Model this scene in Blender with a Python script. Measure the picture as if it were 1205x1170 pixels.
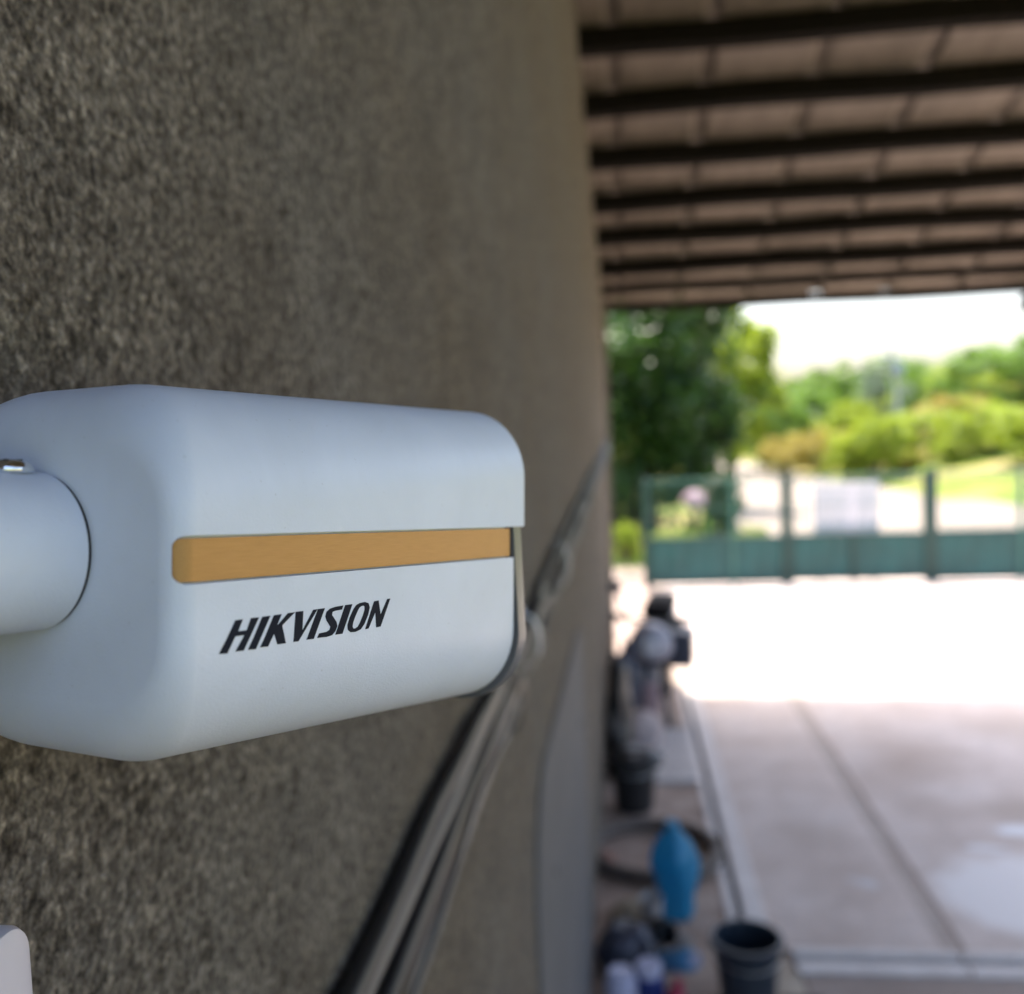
import bpy, bmesh, math, random
from mathutils import Vector, Matrix, noise
from mathutils.geometry import tessellate_polygon
import numpy as np

for o in list(bpy.data.objects):
    bpy.data.objects.remove(o, do_unlink=True)
S = bpy.context.scene
COL = S.collection
rad = math.radians

# ---------------------------------------------------------------- camera
EYE = Vector((0.0, 0.0, 2.2))
cam_d = bpy.data.cameras.new('camera')
cam = bpy.data.objects.new('camera', cam_d)
COL.objects.link(cam)
yaw, pit, rol = rad(6.45), rad(-4.0), rad(2.1)
Fv = Vector((-math.sin(yaw) * math.cos(pit), math.cos(yaw) * math.cos(pit), math.sin(pit)))
Rv = Fv.cross(Vector((0, 0, 1))).normalized()
Uv = Rv.cross(Fv)
R2 = Rv * math.cos(rol) - Uv * math.sin(rol)
U2 = Uv * math.cos(rol) + Rv * math.sin(rol)
cam.matrix_world = Matrix((
    (R2.x, U2.x, -Fv.x, EYE.x), (R2.y, U2.y, -Fv.y, EYE.y),
    (R2.z, U2.z, -Fv.z, EYE.z), (0, 0, 0, 1)))
cam_d.sensor_width = 36.0
cam_d.sensor_fit = 'HORIZONTAL'
cam_d.lens = 1150.0 / 1205.0 * 36.0
cam_d.clip_start = 0.01
cam_d.clip_end = 2000.0
cam_d.dof.use_dof = True
cam_d.dof.focus_distance = 0.278
cam_d.dof.aperture_fstop = 7.8
S.camera = cam

# ---------------------------------------------------------------- light
SUN_EL, SUN_AZ = rad(67.0), rad(-8.0)      # azimuth from +Y, negative = towards -X
world = bpy.data.worlds.new('World')
S.world = world
world.use_nodes = True
wn = world.node_tree
wn.nodes.clear()
w_out = wn.nodes.new('ShaderNodeOutputWorld')
w_bg = wn.nodes.new('ShaderNodeBackground')
w_sky = wn.nodes.new('ShaderNodeTexSky')
w_sky.sky_type = 'NISHITA'
w_sky.sun_disc = False
w_sky.sun_elevation = SUN_EL
w_sky.sun_rotation = SUN_AZ
w_sky.air_density = 1.0
w_sky.dust_density = 5.5
w_sky.ozone_density = 2.5
w_bg.inputs['Strength'].default_value = 0.15
wn.links.new(w_sky.outputs[0], w_bg.inputs['Color'])
wn.links.new(w_bg.outputs[0], w_out.inputs['Surface'])

sun_d = bpy.data.lights.new('sun', 'SUN')
sun_d.energy = 2.0
sun_d.angle = rad(0.5)
sun_d.color = (1.0, 0.93, 0.82)
sun = bpy.data.objects.new('sun', sun_d)
COL.objects.link(sun)
sdir = Vector((math.sin(SUN_AZ) * math.cos(SUN_EL), math.cos(SUN_AZ) * math.cos(SUN_EL), math.sin(SUN_EL)))
sun.rotation_euler = sdir.to_track_quat('Z', 'Y').to_euler()
sun.location = (0, 20, 30)

S.view_settings.view_transform = 'Standard'
S.view_settings.look = 'None'
S.view_settings.gamma = 1.0
S.view_settings.exposure = 2.08
S.view_settings.use_curve_mapping = False
S.render.engine = 'CYCLES'
S.cycles.max_bounces = 8
S.cycles.diffuse_bounces = 5
S.cycles.use_denoising = True
S.cycles.sample_clamp_indirect = 8.0

# ---------------------------------------------------------------- helpers
def srgb(r, g, b):
    f = lambda c: (c / 255 / 12.92) if c / 255 <= 0.04045 else ((c / 255 + 0.055) / 1.055) ** 2.4
    return (f(r), f(g), f(b), 1.0)

def new_mat(name):
    m = bpy.data.materials.new(name)
    m.use_nodes = True
    nt = m.node_tree
    b = nt.nodes['Principled BSDF']
    return m, nt, b

def ramp(nt, fac, stops):
    r = nt.nodes.new('ShaderNodeValToRGB')
    els = r.color_ramp.elements
    while len(els) < len(stops):
        els.new(0.5)
    for e, (p, c) in zip(els, stops):
        e.position = p
        e.color = c if len(c) == 4 else (*c, 1)
    nt.links.new(fac, r.inputs[0])
    return r.outputs[0]

def tex_noise(nt, scale, detail=4, rough=0.55, coord='Object', dist=0.0, stretch=None):
    tc = nt.nodes.new('ShaderNodeTexCoord')
    n = nt.nodes.new('ShaderNodeTexNoise')
    n.inputs['Scale'].default_value = scale
    n.inputs['Detail'].default_value = detail
    n.inputs['Roughness'].default_value = rough
    n.inputs['Distortion'].default_value = dist
    src = tc.outputs[coord]
    if stretch:
        mp = nt.nodes.new('ShaderNodeMapping')
        mp.inputs['Scale'].default_value = stretch
        nt.links.new(src, mp.inputs['Vector'])
        src = mp.outputs[0]
    nt.links.new(src, n.inputs['Vector'])
    return n.outputs['Fac']

def mixc(nt, fac, a, b, mode='MIX'):
    n = nt.nodes.new('ShaderNodeMix')
    n.data_type = 'RGBA'
    n.blend_type = mode
    for sock, val in ((n.inputs[0], fac), (n.inputs[6], a), (n.inputs[7], b)):
        if hasattr(val, 'links') or isinstance(val, bpy.types.NodeSocket):
            nt.links.new(val, sock)
        else:
            sock.default_value = val if not isinstance(val, tuple) or len(val) == 4 else (*val, 1)
    return n.outputs[2]

def bump(nt, bsdf, height, strength, dist):
    b = nt.nodes.new('ShaderNodeBump')
    b.inputs['Strength'].default_value = strength
    b.inputs['Distance'].default_value = dist
    nt.links.new(height, b.inputs['Height'])
    nt.links.new(b.outputs[0], bsdf.inputs['Normal'])

def simple(name, col, rough=0.5, metal=0.0, var=0.25, nscale=12.0, bstr=0.0, bscale=60.0, bdist=0.002, spec=0.5):
    m, nt, b = new_mat(name)
    c = col if len(col) == 4 else (*col, 1)
    d = tuple(x * (1 - var) for x in c[:3]) + (1,)
    l = tuple(min(1, x * (1 + var * 0.6)) for x in c[:3]) + (1,)
    n = tex_noise(nt, nscale, 5)
    nt.links.new(ramp(nt, n, [(0.3, d), (0.7, l)]), b.inputs['Base Color'])
    b.inputs['Roughness'].default_value = rough
    b.inputs['Metallic'].default_value = metal
    b.inputs['Specular IOR Level'].default_value = spec
    if bstr:
        bump(nt, b, tex_noise(nt, bscale, 4), bstr, bdist)
    return m

def obj(name, bm_or_mesh, mat=None, parent=None, smooth=False, angle=None):
    if isinstance(bm_or_mesh, bmesh.types.BMesh):
        bmesh.ops.recalc_face_normals(bm_or_mesh, faces=bm_or_mesh.faces)
        me = bpy.data.meshes.new(name)
        bm_or_mesh.to_mesh(me)
        bm_or_mesh.free()
    else:
        me = bm_or_mesh
    if mat is not None:
        me.materials.append(mat)
    if smooth:
        for p in me.polygons:
            p.use_smooth = True
        me.set_sharp_from_angle(angle=rad(angle or 40))
    o = bpy.data.objects.new(name, me)
    COL.objects.link(o)
    if parent is not None:
        o.parent = parent
    return o

def tag(o, label, cat, group=None):
    o['label'] = label
    o['category'] = cat
    if group:
        o['group'] = group
    return o

def thing(name, label, cat, loc=(0, 0, 0), rotz=0.0, group=None):
    o = bpy.data.objects.new(name, None)
    COL.objects.link(o)
    o.empty_display_size = 0.1
    o.location = loc
    o.rotation_euler = (0, 0, rotz)
    return tag(o, label, cat, group)

def struct(o):
    o['kind'] = 'structure'
    return o

def box(bm, a, b, bev=0.0, seg=2):
    """axis aligned box from a to b, optional bevel"""
    vs = [bm.verts.new((x, y, z)) for x in (a[0], b[0]) for y in (a[1], b[1]) for z in (a[2], b[2])]
    fs = [(0, 1, 3, 2), (4, 6, 7, 5), (0, 4, 5, 1), (2, 3, 7, 6), (0, 2, 6, 4), (1, 5, 7, 3)]
    faces = [bm.faces.new([vs[i] for i in f]) for f in fs]
    if bev:
        es = list({e for f in faces for e in f.edges})
        bmesh.ops.bevel(bm, geom=es, offset=bev, segments=seg, affect='EDGES', profile=0.5)
    return faces

def bxm(*boxes, bev=0.0, seg=2):
    bm = bmesh.new()
    for a, b in boxes:
        box(bm, a, b, bev, seg)
    return bm

def tube(bm, pts, r, n=10, cap=True):
    """swept tube through pts, r scalar or list"""
    pts = [Vector(p) for p in pts]
    rs = r if isinstance(r, (list, tuple)) else [r] * len(pts)
    rings = []
    up = Vector((0, 0, 1))
    prev = None
    for i, p in enumerate(pts):
        t = (pts[min(i + 1, len(pts) - 1)] - pts[max(i - 1, 0)]).normalized()
        if prev is None:
            a = t.cross(up if abs(t.z) < 0.9 else Vector((1, 0, 0))).normalized()
        else:
            a = (prev - t * prev.dot(t)).normalized()
        prev = a
        b = t.cross(a)
        rings.append([bm.verts.new(p + (a * math.cos(2 * math.pi * k / n) + b * math.sin(2 * math.pi * k / n)) * rs[i]) for k in range(n)])
    for i in range(len(rings) - 1):
        for k in range(n):
            bm.faces.new((rings[i][k], rings[i][(k + 1) % n], rings[i + 1][(k + 1) % n], rings[i + 1][k]))
    if cap:
        bm.faces.new(rings[0][::-1])
        bm.faces.new(rings[-1])
    return rings

def lathe(bm, prof, n=28, M=None, fn=None):
    """profile [(r,z)] around z"""
    rings = []
    for (r, z) in prof:
        ring = []
        for k in range(n):
            a = 2 * math.pi * k / n
            p = Vector((r * math.cos(a), r * math.sin(a), z))
            if fn:
                p = fn(p, a)
            if M:
                p = M @ p
            ring.append(bm.verts.new(p))
        rings.append(ring)
    for i in range(len(rings) - 1):
        for k in range(n):
            bm.faces.new((rings[i][k], rings[i][(k + 1) % n], rings[i + 1][(k + 1) % n], rings[i + 1][k]))
    if prof[0][0] > 1e-5:
        bm.faces.new(rings[0][::-1])
    if prof[-1][0] > 1e-5:
        bm.faces.new(rings[-1])
    bmesh.ops.remove_doubles(bm, verts=bm.verts, dist=1e-6)
    return rings

def evaluated_copy(o):
    dg = bpy.context.evaluated_depsgraph_get()
    dg.update()
    return bpy.data.meshes.new_from_object(o.evaluated_get(dg))

def boolean(a, b, op):
    """mesh result of a op b; both temp objects"""
    md = a.modifiers.new('b', 'BOOLEAN')
    md.operation = op
    md.object = b
    md.solver = 'EXACT'
    me = evaluated_copy(a)
    a.modifiers.remove(md)
    return me

# ---------------------------------------------------------------- materials
def mat_plaster():
    m, nt, b = new_mat('rough_plaster')
    g1 = tex_noise(nt, 215, 5, 0.66, dist=0.08)
    g2 = tex_noise(nt, 70, 4, 0.62, dist=0.25)
    big = tex_noise(nt, 2.2, 4, 0.6)
    mid = tex_noise(nt, 16, 4, 0.6)
    grain = ramp(nt, g1, [(0.31, (0.024, 0.021, 0.018)), (0.45, (0.122, 0.110, 0.097)), (0.58, (0.220, 0.203, 0.182)), (0.72, (0.43, 0.405, 0.37))])
    tcv = nt.nodes.new('ShaderNodeTexCoord')
    vor = nt.nodes.new('ShaderNodeTexVoronoi')
    vor.inputs['Scale'].default_value = 300
    nt.links.new(tcv.outputs['Object'], vor.inputs['Vector'])
    sep = nt.nodes.new('ShaderNodeSeparateColor')
    nt.links.new(vor.outputs['Color'], sep.inputs[0])
    grain = mixc(nt, 1.0, grain, ramp(nt, sep.outputs[0], [(0.0, (0.70, 0.70, 0.70)), (0.7, (1.15, 1.14, 1.12)), (0.95, (1.55, 1.53, 1.48))]), 'MULTIPLY')
    pits = ramp(nt, g2, [(0.33, (0.25, 0.23, 0.20)), (0.47, (1, 1, 1)), (1, (1, 1, 1))])
    c = mixc(nt, 0.85, grain, pits, 'MULTIPLY')
    tint = ramp(nt, big, [(0.32, (0.92, 0.84, 0.75)), (0.52, (0.95, 0.90, 0.85)), (0.70, (0.97, 0.955, 0.945))])
    c = mixc(nt, 1.0, c, tint, 'MULTIPLY')
    t2 = ramp(nt, mid, [(0.3, (0.80, 0.79, 0.78)), (0.7, (1.15, 1.15, 1.13))])
    c = mixc(nt, 1.0, c, t2, 'MULTIPLY')
    nt.links.new(c, b.inputs['Base Color'])
    b.inputs['Roughness'].default_value = 0.95
    b.inputs['Specular IOR Level'].default_value = 0.2
    ad = nt.nodes.new('ShaderNodeMath')
    ad.operation = 'ADD'
    nt.links.new(g1, ad.inputs[0])
    nt.links.new(g2, ad.inputs[1])
    gd = nt.nodes.new('ShaderNodeMath')
    gd.operation = 'MULTIPLY_ADD'
    gd.inputs[1].default_value = -0.35
    nt.links.new(vor.outputs['Distance'], gd.inputs[0])
    nt.links.new(ad.outputs[0], gd.inputs[2])
    bump(nt, b, gd.outputs[0], 1.0, 0.0055)
    return m

def mat_paint_white():
    m, nt, b = new_mat('white_powder_coat')
    n = tex_noise(nt, 30, 3)
    c = ramp(nt, n, [(0.3, (0.645, 0.685, 0.785)), (0.7, (0.68, 0.72, 0.82))])
    sp = tex_noise(nt, 620, 2, 0.5)
    c = mixc(nt, 1.0, c, ramp(nt, sp, [(0.22, (0.84, 0.83, 0.81)), (0.28, (1, 1, 1))]), 'MULTIPLY')
    du = tex_noise(nt, 14, 5, 0.7, dist=0.8)
    c = mixc(nt, 1.0, c, ramp(nt, du, [(0.30, (0.95, 0.945, 0.93)), (0.60, (1, 1, 1))]), 'MULTIPLY')
    nt.links.new(c, b.inputs['Base Color'])
    b.inputs['Roughness'].default_value = 0.42
    b.inputs['Specular IOR Level'].default_value = 0.45
    bump(nt, b, tex_noise(nt, 1500, 2, 0.5), 0.16, 0.0005)
    return m

def mat_gold(A):
    m, nt, b = new_mat('brushed_gold')
    # brushing runs along the housing axis
    tc = nt.nodes.new('ShaderNodeTexCoord')
    mp = nt.nodes.new('ShaderNodeMapping')
    mp.inputs['Scale'].default_value = (110, 5200, 5200)
    nz = nt.nodes.new('ShaderNodeTexNoise')
    nz.inputs['Scale'].default_value = 1.0
    nz.inputs['Detail'].default_value = 3
    nt.links.new(tc.outputs['Object'], mp.inputs['Vector'])
    nt.links.new(mp.outputs[0], nz.inputs['Vector'])
    nt.links.new(ramp(nt, nz.outputs['Fac'], [(0.3, (0.375, 0.20, 0.066)), (0.7, (0.435, 0.24, 0.082))]), b.inputs['Base Color'])
    b.inputs['Metallic'].default_value = 0.55
    b.inputs['Roughness'].default_value = 0.46
    bump(nt, b, nz.outputs['Fac'], 0.35, 0.0002)
    return m

def mat_concrete(name, stops, stains=False, scale=1.6):
    m, nt, b = new_mat(name)
    n1 = tex_noise(nt, scale, 6, 0.62)
    n2 = tex_noise(nt, 40, 4, 0.6)
    n3 = tex_noise(nt, 6.0, 5, 0.6, dist=0.5)
    c = ramp(nt, n1, stops)
    c = mixc(nt, 0.6, c, ramp(nt, n2, [(0.3, (0.78, 0.77, 0.76)), (0.7, (1.1, 1.1, 1.1))]), 'MULTIPLY')
    c = mixc(nt, 0.6, c, ramp(nt, n3, [(0.3, (0.80, 0.78, 0.76)), (0.7, (1.1, 1.1, 1.1))]), 'MULTIPLY')
    if stains:
        tc = nt.nodes.new('ShaderNodeTexCoord')
        wob = nt.nodes.new('ShaderNodeTexNoise')
        wob.inputs['Scale'].default_value = 5.0
        wob.inputs['Detail'].default_value = 4
        nt.links.new(tc.outputs['Object'], wob.inputs['Vector'])
        addv = nt.nodes.new('ShaderNodeMixRGB')
        addv.blend_type = 'LINEAR_LIGHT'
        addv.inputs[0].default_value = 0.10
        nt.links.new(tc.outputs['Object'], addv.inputs[1])
        nt.links.new(wob.outputs['Color'], addv.inputs[2])
        for (x, y, rx, ry, rot, col, s0, s1, amt) in STAINS:
            mp = nt.nodes.new('ShaderNodeMapping')
            mp.vector_type = 'TEXTURE'
            mp.inputs['Location'].default_value = (x, y, 0)
            mp.inputs['Rotation'].default_value = (0, 0, rot)
            mp.inputs['Scale'].default_value = (rx, ry, 1000)
            nt.links.new(addv.outputs[0], mp.inputs['Vector'])
            ln = nt.nodes.new('ShaderNodeVectorMath')
            ln.operation = 'LENGTH'
            nt.links.new(mp.outputs[0], ln.inputs[0])
            mask = ramp(nt, ln.outputs['Value'], [(s0, (amt, amt, amt)), (s1, (0, 0, 0))])
            c = mixc(nt, mask, c, (*col, 1))
    nt.links.new(c, b.inputs['Base Color'])
    b.inputs['Roughness'].default_value = 0.85
    bump(nt, b, n2, 0.35, 0.004)
    return m

STAINS = [  # paint and lime marks on the yard: x, y, radius x, radius y, rotation, colour, inner, outer, amount
    (2.02, 5.22, 0.17, 0.085, -0.5, (0.85, 0.85, 0.86), 0.6, 1.0, 0.9),
    (1.78, 5.02, 0.13, 0.05, 0.0, (0.80, 0.80, 0.81), 0.5, 1.0, 0.8),
    (1.85, 4.52, 0.52, 0.47, 0.0, (0.84, 0.79, 0.76), 0.72, 1.0, 0.9),
    (2.60, 4.60, 0.60, 0.45, 0.0, (0.82, 0.77, 0.73), 0.70, 1.0, 0.8),
    (1.08, 4.62, 0.07, 0.09, 0.3, (0.68, 0.66, 0.66), 0.3, 1.0, 0.8),
    (1.75, 6.3, 0.35, 0.75, -0.5, (0.42, 0.32, 0.26), 0.1, 1.0, 0.85),
    (2.15, 5.55, 0.35, 0.25, 0.2, (0.42, 0.33, 0.27), 0.2, 1.0, 0.8),
    (0.95, 5.2, 0.28, 0.22, 0.4, (0.44, 0.355, 0.30), 0.1, 1.0, 0.6),
    (2.75, 6.9, 0.5, 0.55, 0.4, (0.44, 0.35, 0.29), 0.1, 1.0, 0.7),
    (1.62, 5.6, 0.22, 0.3, 0.9, (0.46, 0.36, 0.30), 0.1, 1.0, 0.7),
    (2.10, 4.98, 0.10, 0.035, 0.5, (0.80, 0.79, 0.79), 0.5, 1.0, 0.9),
    (2.3, 10.6, 0.8, 0.4, 0.1, (0.30, 0.29, 0.20), 0.1, 1.0, 0.6),
]

M_PLASTER = mat_plaster()
M_WHITE = mat_paint_white()
M_SEAM = simple('dark_seam', (0.02, 0.019, 0.018), 0.7)
M_LAVENDER = simple('lavender_grey_plastic', (0.50, 0.47, 0.53), 0.45, var=0.08)
M_INK = simple('navy_ink', (0.007, 0.010, 0.020), 0.7, var=0.15, spec=0.15)
M_BEZEL = simple('grey_bezel', (0.13, 0.13, 0.135), 0.33, var=0.1)
M_GLASS = simple('dark_glass', (0.012, 0.012, 0.014), 0.06, var=0.1)
M_CHROME = simple('chrome', (0.78, 0.79, 0.80), 0.10, metal=1.0, var=0.1)
M_YARD = mat_concrete('yard_concrete', [(0.32, (0.55, 0.445, 0.385)), (0.5, (0.65, 0.545, 0.485)), (0.68, (0.70, 0.61, 0.56))], stains=True)
M_FRONT = mat_concrete('front_concrete', [(0.3, (0.31, 0.24, 0.20)), (0.7, (0.40, 0.33, 0.285))])
M_DIRT = mat_concrete('mortar_dirt', [(0.3, (0.28, 0.20, 0.155)), (0.5, (0.38, 0.285, 0.23)), (0.7, (0.47, 0.375, 0.305))], scale=3)
M_PALEC = mat_concrete('pale_kerb', [(0.3, (0.70, 0.63, 0.59)), (0.7, (0.80, 0.74, 0.70))], scale=4)
M_SLAB = mat_concrete('grey_slab', [(0.3, (0.48, 0.44, 0.42)), (0.7, (0.60, 0.56, 0.54))], scale=4)
M_MORTAR = mat_concrete('mortar_joint', [(0.3, (0.43, 0.345, 0.295)), (0.7, (0.51, 0.43, 0.375))], scale=5)
M_PURLIN = simple('tarred_timber', (0.010, 0.0075, 0.006), 0.9, spec=0.1, var=0.3, nscale=20, bstr=0.4, bscale=40)
M_BLACK = simple('black_plastic', (0.014, 0.014, 0.016), 0.5)
M_CABLE = simple('black_cable_jacket', (0.014, 0.014, 0.016), 0.45, spec=0.35)
M_GREYPVC = simple('grey_pvc', (0.105, 0.100, 0.098), 0.42, spec=0.35, var=0.2, nscale=9)
M_CLIP = simple('pale_clip', (0.58, 0.60, 0.64), 0.4, var=0.1)
M_PANEL = simple('grey_sheet_metal', (0.115, 0.112, 0.114), 0.8, spec=0.15, metal=0.0, var=0.15, nscale=3)
M_GREEN = simple('green_steel_sheet', (0.006, 0.080, 0.076), 0.42, var=0.3, nscale=2.5)
M_GREEND = simple('dark_green_post', (0.010, 0.050, 0.042), 0.45, var=0.2)
M_WIRE = simple('green_wire', (0.05, 0.16, 0.13), 0.5, var=0.15)
M_BOARD = simple('pale_board', (0.74, 0.73, 0.78), 0.5, var=0.1)
M_RUBBER = simple('tyre_rubber', (0.030, 0.027, 0.025), 0.75)
M_BARK = simple('bark', (0.10, 0.075, 0.055), 0.9, var=0.4, nscale=15, bstr=0.6, bscale=25, bdist=0.02)

def mat_roof():
    m, nt, b = new_mat('brown_roof_sheet')
    n = tex_noise(nt, 3.0, 5, 0.6, stretch=(3.0, 0.7, 1.0))
    n2 = tex_noise(nt, 18, 4, 0.6)
    c = ramp(nt, n, [(0.3, (0.120, 0.093, 0.070)), (0.7, (0.195, 0.155, 0.122))])
    c = mixc(nt, 0.5, c, ramp(nt, n2, [(0.3, (0.75, 0.75, 0.75)), (0.7, (1.1, 1.1, 1.1))]), 'MULTIPLY')
    nt.links.new(c, b.inputs['Base Color'])
    b.inputs['Roughness'].default_value = 0.7
    return m
M_ROOF = mat_roof()

def mat_leaf(name, dark, light, trans, tamt=0.35, rough=0.45):
    m = bpy.data.materials.new(name)
    m.use_nodes = True
    nt = m.node_tree
    b = nt.nodes['Principled BSDF']
    out = nt.nodes['Material Output']
    oi = nt.nodes.new('ShaderNodeObjectInfo')
    n = tex_noise(nt, 1.3, 3, 0.6)
    n2 = tex_noise(nt, 30.0, 2, 0.6)
    c = ramp(nt, n, [(0.32, dark), (0.68, light)])
    c = mixc(nt, 0.7, c, ramp(nt, n2, [(0.3, (0.6, 0.65, 0.6)), (0.7, (1.25, 1.2, 1.1))]), 'MULTIPLY')
    nt.links.new(c, b.inputs['Base Color'])
    b.inputs['Roughness'].default_value = rough
    t = nt.nodes.new('ShaderNodeBsdfTranslucent')
    t.inputs['Color'].default_value = (*trans, 1)
    mx = nt.nodes.new('ShaderNodeMixShader')
    mx.inputs[0].default_value = tamt
    nt.links.new(b.outputs[0], mx.inputs[1])
    nt.links.new(t.outputs[0], mx.inputs[2])
    nt.links.new(mx.outputs[0], out.inputs['Surface'])
    return m
LEAF_DARK = mat_leaf('leaf_deep_green', (0.016, 0.046, 0.008), (0.036, 0.088, 0.014), (0.08, 0.20, 0.015), 0.24, 0.42)
LEAF_MID = mat_leaf('leaf_mid_green', (0.055, 0.115, 0.02), (0.10, 0.19, 0.03), (0.22, 0.38, 0.04), 0.42)
LEAF_LIME = mat_leaf('leaf_lime', (0.13, 0.20, 0.02), (0.24, 0.32, 0.03), (0.42, 0.52, 0.03), 0.45)
LEAF_OCHRE = mat_leaf('leaf_ochre', (0.25, 0.22, 0.04), (0.40, 0.32, 0.08), (0.48, 0.40, 0.07), 0.42)
LEAF_PALE = mat_leaf('leaf_silver', (0.15, 0.21, 0.17), (0.22, 0.28, 0.22), (0.25, 0.33, 0.2), 0.35)
PETAL = mat_leaf('pale_pink_petal', (0.55, 0.36, 0.44), (0.75, 0.58, 0.66), (0.6, 0.4, 0.48), 0.3)

# ================================================================ GROUND
def xw(y):
    """face of the house wall"""
    return -0.225 + 0.011 * y

def toe_d(x, y):
    """distance to the right of the foot of the hill, metres"""
    pts = [(10.2, 12.0), (9.5, 23.5), (8.4, 28.0), (7.8, 35.0), (6.6, 57.0), (4.0, 90.0), (-30, 200), (-80, 300)]
    if y <= pts[0][1]:
        xt = pts[0][0]
    else:
        xt = pts[-1][0]
        for (x0, y0), (x1, y1) in zip(pts, pts[1:]):
            if y0 <= y <= y1:
                xt = x0 + (x1 - x0) * (y - y0) / (y1 - y0)
                break
    return x - xt

def terrain_h(x, y):
    d = toe_d(x, y)
    if d <= 0 or y < 12:
        return 0.0
    h = 6.0 * (1 - math.exp(-d / 28.0))
    return h * min(1, (y - 12) / 10.0) + 0.12 * noise.noise(Vector((x * 0.4, y * 0.4, 0))) * min(1, d / 3)

bm = bmesh.new()
xs = [-300, -160, -80, -45, -30, -22, -16, -12] + [i for i in range(-9, 41)] + [45, 52, 60, 75, 95, 130, 180, 300]
ys = [-150, -80, -40, -20, -10, -5, 0, 4, 8, 11] + [12 + i * 1.25 for i in range(50)] + [78, 84, 92, 100, 115, 135, 160, 200, 260, 400]
grid = [[bm.verts.new((x, y, terrain_h(x, y) - 0.03)) for x in xs] for y in ys]
for j in range(len(ys) - 1):
    for i in range(len(xs) - 1):
        bm.faces.new((grid[j][i], grid[j][i + 1], grid[j + 1][i + 1], grid[j + 1][i]))
def mat_ground():
    m, nt, b = new_mat('grassy_ground')
    n = tex_noise(nt, 0.35, 5, 0.6)
    n2 = tex_noise(nt, 2.5, 5, 0.65)
    c = ramp(nt, n, [(0.30, (0.12, 0.185, 0.028)), (0.48, (0.17, 0.22, 0.04)), (0.60, (0.30, 0.25, 0.10)), (0.72, (0.38, 0.28, 0.16))])
    c = mixc(nt, 0.7, c, ramp(nt, n2, [(0.3, (0.65, 0.7, 0.6)), (0.7, (1.2, 1.15, 1.1))]), 'MULTIPLY')
    nt.links.new(c, b.inputs['Base Color'])
    b.inputs['Roughness'].default_value = 0.95
    b.inputs['Specular IOR Level'].default_value = 0.1
    bump(nt, b, n2, 0.6, 0.06)
    return m
struct(obj('ground', bm, mat_ground(), smooth=True, angle=80))

# pale dirt road behind the fence, following the foot of the hill
bm = bmesh.new()
rows = []
for k in range(46):
    y = 13.7 + k * 1.6
    xr = 0
    # right border along the toe of the slope
    lo, hi = -60.0, 40.0
    for _ in range(40):
        mid = (lo + hi) / 2
        if toe_d(mid, y) < -0.15:
            lo = mid
        else:
            hi = mid
    xr = lo + 0.25 * noise.noise(Vector((0, y * 0.5, 3)))
    xl = 2.05 + max(0, y - 18) * 0.035 + 0.3 * noise.noise(Vector((5, y * 0.6, 1)))
    if xl > xr - 0.8:
        xl = xr - 0.8
    rows.append([bm.verts.new((xl + (xr - xl) * t, y, -0.012 + 0.004 * math.sin(3 * t + y))) for t in (0, .25, .5, .75, 1)])
for a, b_ in zip(rows, rows[1:]):
    for i in range(4):
        bm.faces.new((a[i], a[i + 1], b_[i + 1], b_[i]))
M_ROAD = mat_concrete('pale_dirt_road', [(0.3, (0.22, 0.175, 0.135)), (0.7, (0.32, 0.265, 0.215))], scale=0.8)
struct(obj('dirt_road', bm, M_ROAD))

# concrete yard: slabs with recessed joints
yard = struct(obj('concrete_yard', bxm(((0.40, -6, -0.09), (9.5, 13.9, -0.022))), M_MORTAR))
def slab(a, b_, mat, bev=0.006):
    o = obj('slab', bxm((a, b_), bev=bev), mat, yard)
    return o
for (x0, x1, y0, y1) in ((0.585, 1.255, 4.018, 9.45), (0.585, 1.294, 9.462, 13.9),
                         (1.345, 4.40, 4.018, 9.45), (1.306, 4.40, 9.462, 13.9),
                         (4.412, 9.5, 4.018, 9.45), (4.412, 9.5, 9.462, 13.9)):
    slab((x0, y0, -0.08), (x1, y1, 0.0), M_YARD)
for (x0, x1, y0, y1) in ((0.655, 2.6, 0.6, 3.83), (2.612, 4.6, 0.6, 3.83), (4.612, 9.5, 0.6, 3.83),
                         (0.655, 2.6, -6, 0.588), (2.612, 4.6, -6, 0.588), (4.612, 9.5, -6, 0.588)):
    slab((x0, y0, -0.08), (x1, y1, 0.0), M_FRONT)
obj('mortar_joint', bxm(((1.2555, 4.018, -0.08), (1.3445, 9.45, -0.007))), M_MORTAR, yard)

# rough strip of earth and mortar along the foot of the wall
bm = bmesh.new()
nx, ny = 16, 150
g = []
for j in range(ny + 1):
    y = -5 + 20 * j / ny
    row = []
    for i in range(nx + 1):
        x = -0.35 + (0.415 + 0.35) * i / nx
        z = 0.004 + 0.016 * noise.noise(Vector((x * 6, y * 6, 0))) + 0.008 * noise.noise(Vector((x * 22, y * 22, 4)))
        row.append(bm.verts.new((x, y, z)))
    g.append(row)
for j in range(ny):
    for i in range(nx):
        bm.faces.new((g[j][i], g[j][i + 1], g[j + 1][i + 1], g[j + 1][i]))
strip = struct(obj('earth_strip', bm, M_DIRT, smooth=True, angle=80))
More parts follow.
